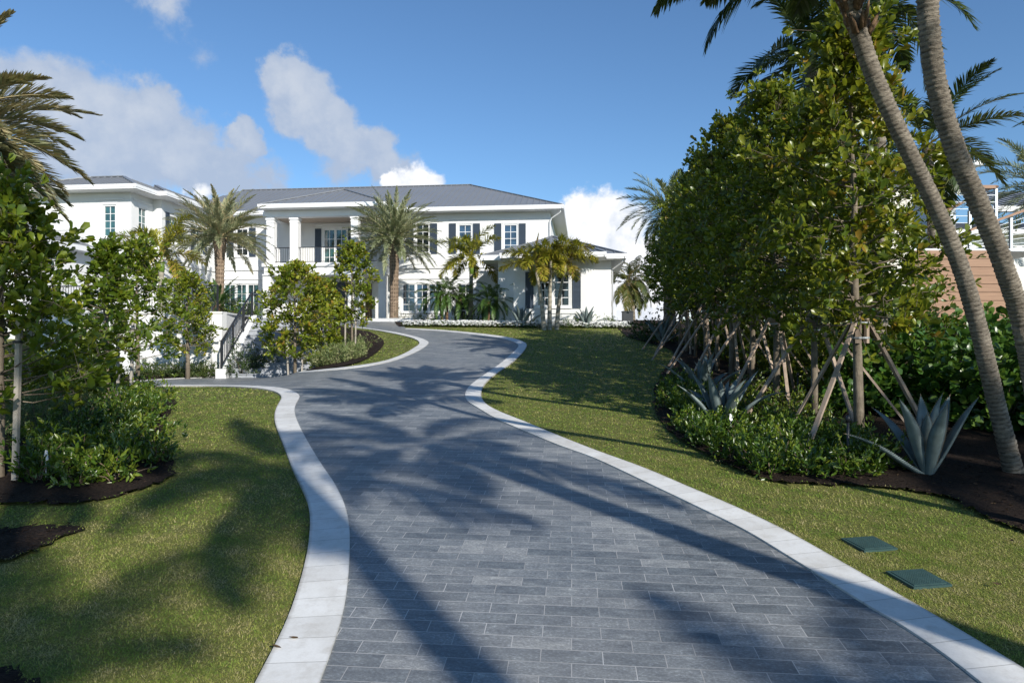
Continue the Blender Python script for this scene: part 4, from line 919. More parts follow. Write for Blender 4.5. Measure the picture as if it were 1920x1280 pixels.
def crown_coco(seed, nf, L, ll=.75, mat='frond_coco', tint=.5, nl=85, elmin=-30, elmax=75, azs=None, lw=.04, droop=(.9, 1.5), sag=.75, vang=.05, extra=()):
    rng = np.random.default_rng(seed); fo = Fol()
    for (az, el, l_, dr) in extra: frond(fo, rng, (.08*math.cos(az), .08*math.sin(az), 0), az, R(el), l_, dr, nl, ll*.8, lw, vang, 72, 32, sag, .16, tint, plum=.12)
    for k in range(nf):
        f = (k+.5)/nf; el = R(elmax+(elmin-elmax)*f+rng.normal(0, 5)); az = (k*2.39996+rng.normal(0, .2)) if azs is None else azs[k % len(azs)]+rng.normal(0, .1)
        frond(fo, rng, (.1*math.cos(az), .1*math.sin(az), .1*(1-f)), az, el, L*rng.uniform(.88, 1.08), rng.uniform(*droop), nl, ll, lw, vang, 72, 32, sag, .16, tint+rng.normal(0, .08), plum=.12, twist=rng.normal(0, .2), curve=rng.normal(0, .25))
    return fo.mesh('crown', M[mat])
def palm(name, base, top, rads, crown_me, label, cat='palm tree', group=None, kind='ring', bark='palm_bark', mids=(), amp=.05, step=.035, seg=14, seed=0, dia=None):
    base = Vector(base); root = empty(name, base, 0, label, cat, group); top = Vector(top)
    pts = [(0, 0, -.25)]+[tuple(Vector(m_)-base) for m_ in mids]+[tuple(top-base)]
    V, F, tn = ringed_trunk(pts, rads, step, amp, seg, seed, dia); np_obj('trunk', V, F, M[bark], root, tn, smooth=(dia is not None))
    c = link(bpy.data.objects.new('crown', crown_me), root); c.location = top-base
    return root
def boots(root, top, base, r0, r1, h, n, seed, mat='fibre', L=.3):
    """old leaf bases under a crown"""
    rng = np.random.default_rng(seed); mb = MB()
    for k in range(n):
        an = k*2.4; z = -h*(1-k/n); r = r0+(r1-r0)*k/n; c = Vector((math.cos(an), math.sin(an), 0)); p = Vector(top)-Vector(base)+Vector((0, 0, z))
        q = p+c*(r+.10)+Vector((0, 0, L*rng.uniform(.7, 1.1))); mb.tube([p+c*r*.75, p+c*(r+.03)+Vector((0, 0, L*.5)), q], [.05, .045, .02], 5)
    return mb.build('leaf_bases', M[mat], root, True)

# ================================================================== PLANTING
# ---- date palms by the house
cd = [crown_date(11, 86, 3.3, .5, nl=76, lw=.045, tint=.7, elmin=-20, elmax=86, droop=(.5, .95), plum=.7), crown_date(12, 86, 3.45, .5, nl=76, lw=.045, tint=.7, elmin=-22, elmax=86, droop=(.5, .95), plum=.7)]
b = on(412, 41.0); b.z = min(b.z, zT+.1); t_ = at(412, 447, 41.0)
pr = palm('date_palm', b, t_, [.27, .25, .25, .25, .30, .40], cd[0], 'tall date palm on the terrace in front of the white left wing', group='date palms by the house', bark='date_bark', amp=.12, step=.07, seg=28, dia=(5, .26)); boots(pr, t_, b, .24, .16, .9, 34, 1, 'date_bark')
b = on(738.5, 44.6); t_ = at(739.5, 450, 44.6)
pr = palm('date_palm', b, t_, [.30, .28, .28, .28, .33, .43], cd[1], 'tall date palm in the low white planter right of the balcony', group='date palms by the house', bark='date_bark', amp=.12, step=.07, seg=28, dia=(5, .26)); boots(pr, t_, b, .26, .16, .9, 34, 2, 'date_bark')
# ---- date palm whose fronds reach in at the left edge
me = crown_date(13, 92, 3.2, .62, nl=130, lw=.05, elmin=-42, elmax=48, droop=(.5, .95), plum=.3, vang=.6, tint=.86)
t_ = at(-135, 238, 15.5); b = on(-100, 15.5)
palm('date_palm', b, t_, [.3, .27, .27, .3], me, 'date palm at the left edge with only its grey green fronds in the picture', bark='date_bark', amp=.12, step=.08, seg=24, dia=(5, .26))
# ---- foxtail palms
def crown_fox(seed, nf, L, tint=.5, ll=.46, el=(70, -28), plum=1.2, nl=46, mat='frond_fox', azs=None):
    rng = np.random.default_rng(seed); fo = Fol()
    for k in range(nf):
        f = (k+.5)/nf; az = k*2.39996+rng.normal(0, .25)
        frond(fo, rng, (0, 0, .1*(1-f)), az, R(el[0]+(el[1]-el[0])*f+rng.normal(0, 6)), L*rng.uniform(.85, 1.1), rng.uniform(1.1, 1.55), nl, ll, .055, .2, 66, 38, .2, .26, tint+rng.normal(0, .1), plum=plum)
    return fo.mesh('crown', M[mat])
def foxtail(base, top, rads, me, label, group=None, mids=(), spear=True, shaft=.9):
    root = palm('foxtail_palm', base, top, rads, me, label, 'palm tree', group, bark='smooth_bark', amp=.02, step=.08, seg=12, mids=mids)
    mb = MB(); p = Vector(top)-Vector(base); mb.tube([p+Vector((0, 0, -shaft*.75)), p+Vector((0, 0, -shaft*.4)), p+Vector((0, 0, .1))], [rads[-1]*1.05, rads[-1]*1.2, rads[-1]*.5], 10); mb.build('crownshaft', M['shaft'], root, True)
    if spear:
        rng = np.random.default_rng(5); fo = Fol(); frond(fo, rng, tuple(p), .6, R(86), 1.7, .15, 40, .42, .05, .3, 24, 12, .05, .1, .8, plum=.9); np_s = fo.mesh('spear_leaf', M['frond_fox']); link(bpy.data.objects.new('spear_leaf', np_s), root)
    return root
fx = [crown_fox(21, 15, 2.6, .6, nl=80, ll=.6, el=(78, -5)), crown_fox(22, 12, 2.2, .62, nl=74, ll=.55, el=(72, 2)), crown_fox(23, 12, 2.2, .64, nl=74, ll=.55, el=(72, 2))]
b = on(882, 41.5); foxtail(b, at(884, 489, 41.5), [.17, .14, .12, .12], fx[0], 'foxtail palm standing alone left of the one storey bay', shaft=1.1)
for i, (xb, xt, yt, sc_, lb) in enumerate(((1021, 1003, 497, 0, 'left stem of the three yellow green palms in front of the bay window, leaning left'), (1030, 1033, 489, 1, 'upright middle stem of the three yellow green palms in front of the bay window'), (1043, 1060, 497, 2, 'right stem of the three yellow green palms in front of the bay window, leaning right'))):
    b = on(xb, 36.2+.15*i); foxtail(b, at(xt, yt, 36.2+.3*i), [.14, .11, .085, .07], fx[1+i % 2] if i != 1 else fx[1], lb, 'three palms in front of the bay window', mids=[at(xb+(xt-xb)*.35, 560, 36.2+.2*i)], spear=(i == 0), shaft=.5)
foxtail(on(300, 33), at(303, 487, 33), [.16, .13, .12, .12], fx[0], 'foxtail palm rising behind the left garden trees before the wing', shaft=.8)
# ---- pygmy date palms along the front of the house
me_p = [crown_date(31, 30, 1.7, .30, 'frond_pyg', .55, 56, .022, -30, 80, (.9, 1.5), .15, .2, .35), crown_date(32, 30, 1.7, .30, 'frond_pyg', .45, 56, .022, -35, 80, (.9, 1.6), .15, .2, .35)]
for i, (x, xt, yt, Y, lb) in enumerate(((832, 823, 555, 41.2, 'pygmy date palm nearest the ground floor windows, leaning left'), (838, 838, 551, 40.9, 'pygmy date palm with an upright stem beside the leaning one'), (857, 862, 560, 41.0, 'dark pygmy date palm left of the foxtail palm stem'), (915, 917, 566, 39.4, 'bright pygmy date palm right of the foxtail palm stem'), (926, 934, 562, 39.8, 'pygmy date palm against the left end of the bay'))):
    b = on(x, Y); palm('pygmy_date_palm', b, at(xt, yt, Y), [.09, .08, .09, .12], me_p[i % 2], lb, 'palm tree', 'pygmy date palms along the house', bark='rootbark', amp=.1, step=.05, seg=10, seed=i)
# ---- dark palms beyond the right corner of the house
me_k = crown_coco(41, 20, 2.4, .5, tint=.72, nl=50, elmin=-50, elmax=80, lw=.05)
for i, (x, yt, Y, lb) in enumerate(((1176, 531, 47, 'shaggy palm with drooping fronds just beyond the right corner of the house'), (1188, 520, 49, 'second shaggy palm beyond the house corner, partly behind the tree row'))):
    palm('shaggy_palm', on(x, Y), at(x+2, yt, Y), [.16, .13, .12], me_k, lb, 'palm tree', 'palms beyond the house corner', amp=.04, step=.08, seg=12, seed=i, mids=[at(x-1, 570, Y)])
me = crown_date(43, 52, 2.1, .42, 'frond_date', .38, 54, .03, -55, 75, (.6, 1.1))
palm('date_palm', on(1256, 28.5), at(1254, 392, 28.5), [.26, .24, .24, .3], me, 'date palm showing past the far left end of the right tree row', bark='date_bark', amp=.12, step=.09, seg=22, dia=(5, .26))
# ---- leaning coconut palms, near right
me1 = crown_coco(51, 15, 2.1, .5, tint=.5, nl=80, elmin=30, elmax=82, droop=(.9, 1.3), azs=[.3, 1.2, 2.2, .8, 1.7, 2.7], extra=[(3.1, -12, 1.75, 1.1), (2.7, 25, 1.7, 1.2)])
b = Vector((6.35, 8.55, float(gz(6.35, 8.55)))); t_ = at(1556, -95, 7.5)
pr = palm('leaning_palm', b, t_, [.125, .098, .093, .09, .09, .09, .092, .108], me1, 'leaning ringed palm with brown fibre at its crown, left of the two', group='two leaning palms on the right', mids=[at(1868, 755, 8.4), at(1832, 605, 8.2), at(1797, 490, 8.05), at(1748, 375, 7.9), at(1693, 262, 7.75), at(1638, 140, 7.6), at(1605, 45, 7.55), at(1580, -25, 7.52)], amp=.07, step=.018, seg=22, seed=1)
rng = np.random.default_rng(52); mb = MB()
for k in range(70):
    an = rng.uniform(0, 6.28); q = rng.uniform(0, 1); c = at(1560+56*q, -85+145*q, 7.52)-b; dx = Vector((math.cos(an), math.sin(an), 0)); h = rng.uniform(.1, .26)
    mb.tube([c+dx*.08+Vector((0, 0, -.05)), c+dx*.14+Vector((0, 0, h*.45)), c+dx*(.15+.05*rng.uniform(0, 1))+Vector((0, 0, h))], [.03, .026, .006], 5)
mb.build('leaf_bases', M['fibre'], pr, True)
b = Vector((5.25, 6.55, float(gz(5.25, 6.55)))); t_ = at(1722, -260, 5.3)
me2 = crown_coco(53, 16, 2.5, .6, tint=.5, nl=80, elmin=32, elmax=80, droop=(.8, 1.2))
palm('leaning_palm', b, t_, [.095, .078, .074, .076, .079, .079, .078, .076], me2, 'thick leaning ringed palm, right of the two and nearer the camera', group='two leaning palms on the right', mids=[at(1925, 655, 6.3), at(1884, 505, 6.1), at(1836, 385, 5.95), at(1791, 280, 5.8), at(1757, 165, 5.65), at(1742, 50, 5.5), at(1736, -60, 5.4)], amp=.10, step=.014, seg=26, seed=2)
# ---- coconut palms behind the tree row
mc = [crown_coco(61, 22, 2.5, .6, tint=.45, nl=72, elmin=-40, elmax=80, sag=.3, vang=.3, droop=(.6, 1.2)), crown_coco(62, 18, 2.3, .6, tint=.45, nl=72, elmin=-35, elmax=75, sag=.3, vang=.3, droop=(.6, 1.2))]
palm('coconut_palm', on(1650, 13.8), at(1650, -15, 13.8), [.17, .13, .11, .11], mc[0], 'tall coconut palm whose fronds rise behind the nearest staked tree', group='coconut palms behind the tree row', amp=.05, step=.06, seed=3)
palm('coconut_palm', on(1770, 19), at(1738, 270, 18.6), [.2, .16, .14, .13], mc[1], 'lower coconut palm behind the two leaning trunks and the deck railing', group='coconut palms behind the tree row', amp=.05, step=.06, seed=4)
palm('coconut_palm', on(1540, 16.5), at(1520, 105, 16.5), [.2, .16, .14, .13], mc[1], 'coconut palm showing fronds above the middle of the tree row', group='coconut palms behind the tree row', amp=.05, step=.06, seed=5)
palm('coconut_palm', on(2040, 27), at(2035, 230, 27), [.2, .16, .14, .13], mc[0], 'coconut palm beyond the right edge with only a frond tip in the picture', group='coconut palms behind the tree row', amp=.05, step=.06, seed=6)
me = crown_date(64, 44, 2.6, .45, 'frond_date', .4, 50, .03, -40, 75)
palm('date_palm', on(1965, 24), at(1962, 352, 24), [.26, .24, .24, .3], me, 'date palm at the right edge beyond the deck railing', bark='date_bark', amp=.12, step=.09, seg=20, dia=(5, .26))

# ---- the staked tree row on the right
row = [make_tree('garden_tree', 100+i, 6.0, 1.95, 1.5, 'obovate', .13, 96, 12, 7, .06, 'leaf_row', tmean=.55, low=-.3, prof=lambda h: (.55+.45*math.sin(math.pi*min(1, h*1.15+.05)))*(1-.62*max(0, h-.45)/.55)) for i in range(3)]
near = make_tree('garden_tree', 131, 6.3, 1.9, 1.32, 'obovate', .14, 108, 10, 8, .066, 'leaf_row', tmean=.64, low=-.3, lean=(-.22, 0), prof=lambda h: (.6+.4*math.sin(math.pi*min(1, h*1.15+.05)))*(1-.7*max(0, h-.4)/.6))
def tripod(name, base, label, group, angs, rt=.09, hz_=1.72, reach=1.15, rz=0):
    t = empty(name, base, rz, label, 'tree brace', group); mb = MB()
    for k in range(5): an = k*1.2566+.3; c = Vector((math.cos(an)*(rt+.02), math.sin(an)*(rt+.02), 0)); mb.bar(c+Vector((0, 0, hz_-.24)), c+Vector((0, 0, hz_+.12)), .075, .035, c)
    mb.build('collar', M['lumber'], t); mb = MB()
    for z in (hz_-.16, hz_+.06):
        P_ = [Vector((math.cos(k*.5236)*(rt+.046), math.sin(k*.5236)*(rt+.046), z)) for k in range(12)]
        for k in range(12): mb.bar(P_[k], P_[(k+1) % 12], .006, .025)
    mb.build('strap', M['grey_metal'], t)
    for (an, rc) in angs:
        c = Vector((math.cos(an), math.sin(an), 0)); mb = MB(); e = c*rc; gzv = float(gz(base[0]+e.x, base[1]+e.y))-base[2]
        mb.bar(c*(rt+.05)+Vector((0, 0, hz_+.06)), Vector((e.x, e.y, gzv-.08)), .06, .036); mb.build('brace', M['lumber'], t)
    return t
TR = [(1612, 10.05), (1527, 11.8), (1456, 13.7), (1411, 15.3), (1372, 17.1), (1341, 18.7), (1315, 20.5), (1292, 22.3), (1272, 24.1), (1255, 25.9)]
nth = ['nearest', 'second nearest', 'third nearest', 'fourth nearest', 'fifth nearest', 'sixth nearest', 'seventh nearest', 'third farthest', 'second farthest', 'farthest']
AN = [[(-.42, 1.05), (.15, 1.25), (3.75, 1.5), (2.2, 1.2)], [(-1.35, 1.1), (-.35, 1.5), (3.55, 1.75)], [(-.4, 1.2), (3.7, 1.6), (-1.7, 1.0), (.9, 1.3)]]
row_used = set()
for i, (x, Y) in enumerate(TR):
    b = on(x+max(0, i-4)*4, Y); lb = '%s tree of the staked row along the right lawn' % nth[i]
    if i == 0: t = near
    else:
        k = (i-1) % 3; t = row[k] if k not in row_used else copy_tree(row[k]); row_used.add(k)
    t.location = b; t.rotation_euler = (0, 0, 1.3*i+.4); s = 1.0 if i == 0 else (.93, 1.07, .98, 1.10, .95, 1.06, .9, 1.04, .97)[i-1]; t.scale = (s*(1.0-.012*i), s*(1.0-.012*i), s) if i else (1, 1, 1)
    tag(t, lb, 'tree', 'staked trees along the right lawn')
    tripod('tree_brace', b, 'wooden brace of slanting planks strapped round the %s tree of the right row' % nth[i], 'wooden tree braces', AN[i if i < 3 else 2-(i % 2)], rt=.075 if i else .085, hz_=1.74)
# second layer of dark trees closing the view behind the row
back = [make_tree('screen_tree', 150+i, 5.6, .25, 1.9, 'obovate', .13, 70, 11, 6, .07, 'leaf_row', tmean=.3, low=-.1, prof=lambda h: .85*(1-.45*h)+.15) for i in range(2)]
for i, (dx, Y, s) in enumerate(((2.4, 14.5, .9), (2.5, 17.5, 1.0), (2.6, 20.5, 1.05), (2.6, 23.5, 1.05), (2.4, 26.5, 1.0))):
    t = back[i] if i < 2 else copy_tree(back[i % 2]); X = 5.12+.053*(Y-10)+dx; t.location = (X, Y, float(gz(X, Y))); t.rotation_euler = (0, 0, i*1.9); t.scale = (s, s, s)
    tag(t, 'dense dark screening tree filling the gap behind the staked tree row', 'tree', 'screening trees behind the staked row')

# ---- left garden trees
tA = make_tree('garden_tree', 201, 3.6, 1.1, 1.38, 'obovate', .125, 92, 10, 7, .05, 'leaf_tree', tmean=.55, low=-.1, prof=lambda h: (.75+.25*min(1, h*5))*(1-.86*max(0, h-.12)/.88)); b = on(0, 8.3); tA.location = b; tag(tA, 'nearest left garden tree with glossy leaves at the left edge', 'tree', 'young trees of the left bed')
tB = make_tree('garden_tree', 202, 3.2, 1.05, .72, 'obovate', .125, 46, 8, 6, .045, 'leaf_tree', tmean=.42, prof=lambda h: (.7+.3*min(1, h*4))*(1-.9*max(0, h-.2)/.8)); b = on(200, 12.6); tB.location = b; tag(tB, 'left garden tree with a tall spire top just right of the nearest one', 'tree', 'young trees of the left bed')
tC = make_tree('garden_tree', 203, 3.6, .95, 1.05, 'obovate', .13, 52, 8, 6, .045, 'leaf_tree', tmean=.48, prof=lambda h: (.7+.3*min(1, h*4))*(1-.85*max(0, h-.25)/.75)); b = on(258, 15.4); tC.location = b; tag(tC, 'left garden tree leaning its top to the right before the wing', 'tree', 'young trees of the left bed')
tD = make_tree('garden_tree', 204, 3.7, .95, .95, 'obovate', .13, 62, 9, 7, .07, 'leaf_tree', tmean=.62); b = on(352, 23.7); tD.location = b; tag(tD, 'round headed tree casting its shadow on the white retaining wall', 'tree')
tE = make_tree('garden_tree', 205, 3.75, .55, 1.2, 'obovate', .14, 84, 9, 8, .05, 'leaf_tree', tmean=.66); b = on(553, 23.2); tE.location = b; tag(tE, 'wide yellow green tree in the middle island bed beside the stair', 'tree', 'two trees of the island bed')
tF = make_tree('garden_tree', 206, 4.6, 1.3, .95, 'obovate', .14, 60, 8, 8, .045, 'leaf_tree', tmean=.64, prof=lambda h: math.sin(math.pi*min(.95, h*.72+.2))); b = on(660, 27.5); tF.location = b; tag(tF, 'slim yellow green tree at the tip of the island bed below the balcony', 'tree', 'two trees of the island bed')
tG = make_tree('garden_tree', 207, 3.3, .6, .95, 'obovate', .14, 54, 8, 8, .045, 'leaf_tree', tmean=.63); b = on(603, 26.5); tG.location = b; tag(tG, 'low bushy tree between the two island trees', 'tree')
for (x, Y, h, tilt, lb) in ((27, 8.15, 1.95, .03, 'pale wooden stake beside the nearest left garden tree'), (203, 13.6, 1.75, -.04, 'thin wooden stake left of the two trunks in the left bed'), (222, 14.9, 1.7, -.01, 'thick grey stake left of the dark trunk in the left bed'), (245, 14.6, 1.8, .03, 'pale stake with a dark top in the left bed near the court'), (541, 23.0, 1.6, -.05, 'thin stake left of the island tree trunk'), (566, 23.0, 1.5, .03, 'thin stake right of the island tree trunk'), (647, 27.2, 2.6, .01, 'tall thin stake left of the slim island tree'), (666, 27.6, 1.6, .02, 'short thin stake right of the slim island tree')):
    b = on(x, Y); m = MB(); s_ = empty('tree_stake', b, 0, lb, 'stake', 'wooden stakes by the young trees'); m.bar((0, 0, -.2), (tilt*h, 0, h), .055 if Y < 20 else .05, .05); m.build('pole', M['stake'], s_); m = MB(); m.bar((tilt*h*.86-.045, 0, h*.86), (tilt*h*.86+.045, 0, h*.86), .075, .03); m.build('tie', M['black_metal'], s_)

# ---- shrubs
def scatter(protos, spots, label, cat, group, s=(.85, 1.15), seed=0, dz=0):
    rng = np.random.default_rng(seed); used = set()
    for i, (X, Y) in enumerate(spots):
        k = i % len(protos); t = protos[k] if k not in used else copy_tree(protos[k]); used.add(k)
        t.location = (X, Y, float(gz(X, Y))+dz); f = rng.uniform(*s); t.scale = (f, f, f*rng.uniform(.9, 1.1)); t.rotation_euler = (0, 0, rng.uniform(0, 6.28)); tag(t, label, cat, group)
def fill(poly, step, seed, jit=.3):
    rng = np.random.default_rng(seed); a = np.array(poly); gx = np.arange(a[:, 0].min(), a[:, 0].max(), step); gy = np.arange(a[:, 1].min(), a[:, 1].max(), step*.87); o = []
    for j, y in enumerate(gy):
        for x in gx: o.append((x+(j % 2)*step/2+rng.uniform(-jit, jit)*step, y+rng.uniform(-jit, jit)*step))
    o = np.array(o); k = inside(o[:, 0], o[:, 1], [tuple(p) for p in a]); return [tuple(p) for p in o[k]]
# glossy low shrubs in the right bed
gp_ = [make_shrub(300+i, .27, .40, 'leaf_green', 'lance', .08, 58, 7, .42+.14*i, 'low_shrub', .25) for i in range(3)]
poly = gcurve([(1252, 735), (1250, 768), (1287, 820), (1335, 850), (1390, 876), (1447, 894), (1515, 901), (1600, 905), (1664, 902), (1698, 888), (1660, 850), (1560, 830), (1480, 815), (1400, 785), (1330, 745), (1290, 712)])
scatter(gp_, fill(poly, .40, 1), 'low glossy green shrub in the mass along the front of the right bed', 'shrub', 'low glossy shrubs of the right bed', seed=1)
# yellower twiggy shrubs between the braces
yp = [make_shrub(310+i, .38, .42, 'leaf_green', 'lance', .07, 52, 6, .86, 'twiggy_shrub', .3, 16) for i in range(2)]
poly = gcurve([(1392, 740), (1420, 775), (1490, 812), (1570, 822), (1600, 800), (1560, 770), (1490, 745), (1420, 715)])
scatter(yp, fill(poly, .62, 2), 'sparse yellow green shrub with bare twigs between the tree braces', 'shrub', 'twiggy shrubs under the braces', seed=2)
# round leaved hedge on the right
cp = [make_shrub(320+i, .75, 1.75, 'leaf_clusia', 'round', .125, 175, 7, .5, 'hedge_shrub', .16, 10) for i in range(3)]
spots = [(6.6+.62*k*.98, 12.6-.14*k+(.25 if k % 2 else 0)) for k in range(8)]+[(8.6, 10.6), (9.4, 10.0), (8.0, 11.1), (9.2, 9.0), (9.9, 8.4)]+[(8.4+.72*k, 15.9+.2*(k % 2)) for k in range(6)]+[(8.8+.8*k, 14.4) for k in range(4)]
scatter(cp, spots, 'dense round leaved green hedge shrub in front of the cream garden wall', 'shrub', 'round leaved hedge on the right', (1.1, 1.35), 3)
spots = [(5.12+.053*(y-10)+1.4+.3*(i % 2), y) for i, y in enumerate(np.arange(13.5, 28, .9))]
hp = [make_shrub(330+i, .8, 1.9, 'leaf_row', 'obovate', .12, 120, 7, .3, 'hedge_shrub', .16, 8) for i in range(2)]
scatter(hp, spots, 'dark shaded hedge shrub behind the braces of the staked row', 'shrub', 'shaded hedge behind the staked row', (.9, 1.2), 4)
# variegated mounds on the island and along the retaining wall
vp = [make_shrub(340+i, .55, .72, 'leaf_var', 'lance', .075, 120, 7, .5, 'variegated_shrub', .14) for i in range(3)]
poly = gcurve([(440, 701), (520, 698), (580, 691), (640, 682), (668, 668), (676, 650), (640, 645), (600, 660), (560, 672), (500, 681), (440, 688)])
scatter(vp, fill(poly, .72, 5), 'pale variegated shrub in the rounded mass along the island bed', 'shrub', 'variegated shrubs of the island bed', (.85, 1.2), 5)
np_ = [make_shrub(350+i, .45, .72, 'leaf_fine', 'narrow', .09, 110, 8, .75, 'fine_leaved_shrub', .2) for i in range(2)]
scatter(np_, [on(x, Y).xy[:] for x, Y in ((262, 24.6), (278, 24.7), (292, 24.5), (308, 24.6), (323, 24.5), (338, 24.6), (354, 24.4), (369, 24.5), (382, 24.4), (390, 24.5))], 'small fine leaved shrub at the foot of the white retaining wall', 'shrub', 'hedge at the foot of the retaining wall', (.85, 1.1), 6)
dp = [make_shrub(360+i, .65, 1.55, 'leaf_fine', 'narrow', .12, 150, 8, .45, 'podocarpus_shrub', .2) for i in range(2)]
scatter(dp, [on(x, Y).xy[:] for x, Y in ((452, 24.6), (470, 25), (487, 25.3), (505, 25.6), (520, 26.2))], 'tall dark fine leaved shrub at the right side of the stone stair', 'shrub', 'dark shrubs beside the stair', (.85, 1.1), 7)
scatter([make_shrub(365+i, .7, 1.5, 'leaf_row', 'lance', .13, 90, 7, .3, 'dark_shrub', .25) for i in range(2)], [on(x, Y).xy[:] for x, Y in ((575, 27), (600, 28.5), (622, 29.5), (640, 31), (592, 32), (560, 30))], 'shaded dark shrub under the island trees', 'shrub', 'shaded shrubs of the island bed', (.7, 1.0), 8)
tw = make_shrub(370, .55, .5, 'leaf_var', 'lance', .06, 40, 4, .4, 'bare_shrub', .3, 26); g_ = G(692, 646); tw.location = (*g_, float(gz(*g_))); tag(tw, 'half bare twiggy shrub in the dark mulch at the island tip', 'shrub')
# left bed
lp = [make_shrub(380+i, .33, .46, 'leaf_green', 'lance', .075, 62, 6, .42+.16*i, 'low_shrub', .25) for i in range(3)]
poly = gcurve([(20, 905), (120, 925), (215, 905), (285, 885), (298, 860), (290, 815), (285, 790), (305, 765), (310, 750), (280, 744), (235, 755), (205, 775), (180, 795), (60, 825)])
scatter(lp, fill(poly, .50, 9), 'low glossy green shrub in the mass along the edge of the left bed', 'shrub', 'low glossy shrubs of the left bed', (.85, 1.2), 9)
gp2 = [make_shrub(390+i, .42, .72, 'leaf_var', 'narrow', .06, 110, 7, .22, 'grey_shrub', .15) for i in range(2)]
poly = gcurve([(-30, 850), (40, 830), (110, 815), (175, 795), (205, 770), (190, 755), (120, 765), (40, 780), (-30, 790)])
scatter(gp2, fill(poly, .58, 10), 'small leaved grey green shrub in the clipped mass behind the glossy ones', 'shrub', 'grey green shrubs of the left bed', (.9, 1.15), 10)
poly = gcurve([(-30, 770), (60, 762), (140, 752), (200, 742), (235, 735), (200, 727), (60, 732), (-30, 740)])
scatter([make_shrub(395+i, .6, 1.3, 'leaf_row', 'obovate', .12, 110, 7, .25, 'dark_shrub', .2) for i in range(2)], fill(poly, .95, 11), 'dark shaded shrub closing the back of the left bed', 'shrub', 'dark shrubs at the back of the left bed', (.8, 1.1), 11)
# shrubs along the house front
hs = [make_shrub(400+i, .6, .95, 'leaf_green', 'lance', .10, 90, 6, .45, 'foundation_shrub', .25) for i in range(2)]
scatter(hs, [on(x, Y).xy[:] for x, Y in ((1000, 38.2), (1062, 37.6), (1072, 38.), (1098, 38.4), (1125, 38.3), (1138, 38.4), (1150, 38.6), (905, 40.2), (945, 39.2), (870, 41.4), (795, 42.6), (815, 42.2))], 'leafy green shrub against the foot of the house front', 'shrub', 'shrubs along the house front', (.6, 1.15), 12)
ls = [make_shrub(405+i, .5, .38, 'leaf_green', 'lance', .08, 70, 6, .6, 'border_shrub', .2) for i in range(2)]
scatter(ls, [on(x, 40.2-.0045*(x-850)).xy[:] for x in range(818, 1010, 12)], 'low bright green shrub in the strip behind the white flowers', 'shrub', 'low green strip behind the flowers', (.8, 1.1), 13)
bs = make_shrub(410, .8, 1.4, 'leaf_var', 'lance', .07, 60, 4, .4, 'bare_shrub', .3, 30); bs.location = on(757, 44.1); tag(bs, 'thin leafed pale twiggy shrub beside the trunk of the right date palm', 'shrub')
sh2 = [make_shrub(412+i, .75, 1.25, 'leaf_fine', 'obovate', .13, 60, 5, .2, 'dark_shrub', .3, 12) for i in range(2)]
scatter(sh2, [on(x, Y).xy[:] for x, Y in ((1204, 30), (1216, 29), (1228, 28.4), (1240, 27.6))], 'dark leafy shrub at the far end of the right bed against the bright sky', 'shrub', 'dark shrubs at the far end of the right bed', (.8, 1.1), 14)
# sago palm on the terrace
sg = crown_date(420, 46, 1.35, .2, 'frond_pyg', .12, 50, .02, -5, 75, (.6, 1.0), .3, .1, .1)
b = Vector((at(408, 580, 29).x, 29, zT+.1)); root = empty('sago_palm', b, 0, 'dark sago palm behind the terrace railing at the foot of the date palm', 'sago palm')
m = MB(); m.tube([(0, 0, -.1), (0, 0, .2), (0, 0, .42)], [.2, .22, .14], 12); m.build('trunk', M['rootbark'], root, True); c = link(bpy.data.objects.new('crown', sg), root); c.location = (0, 0, .35)
scatter([make_shrub(425, .6, .8, 'leaf_green', 'lance', .1, 80, 6, .7, 'terrace_shrub', .25)], [(at(x, 580, Y).x, Y) for x, Y in ((446, 29), (476, 29.2), (432, 29.5), (462, 30))], 'green shrub on the terrace behind the top of the stair', 'shrub', 'shrubs on the terrace', (.8, 1.1), 15)
for o in [o for o in sc.objects if o.name.startswith('terrace_shrub')]: o.location.z = zT+.05

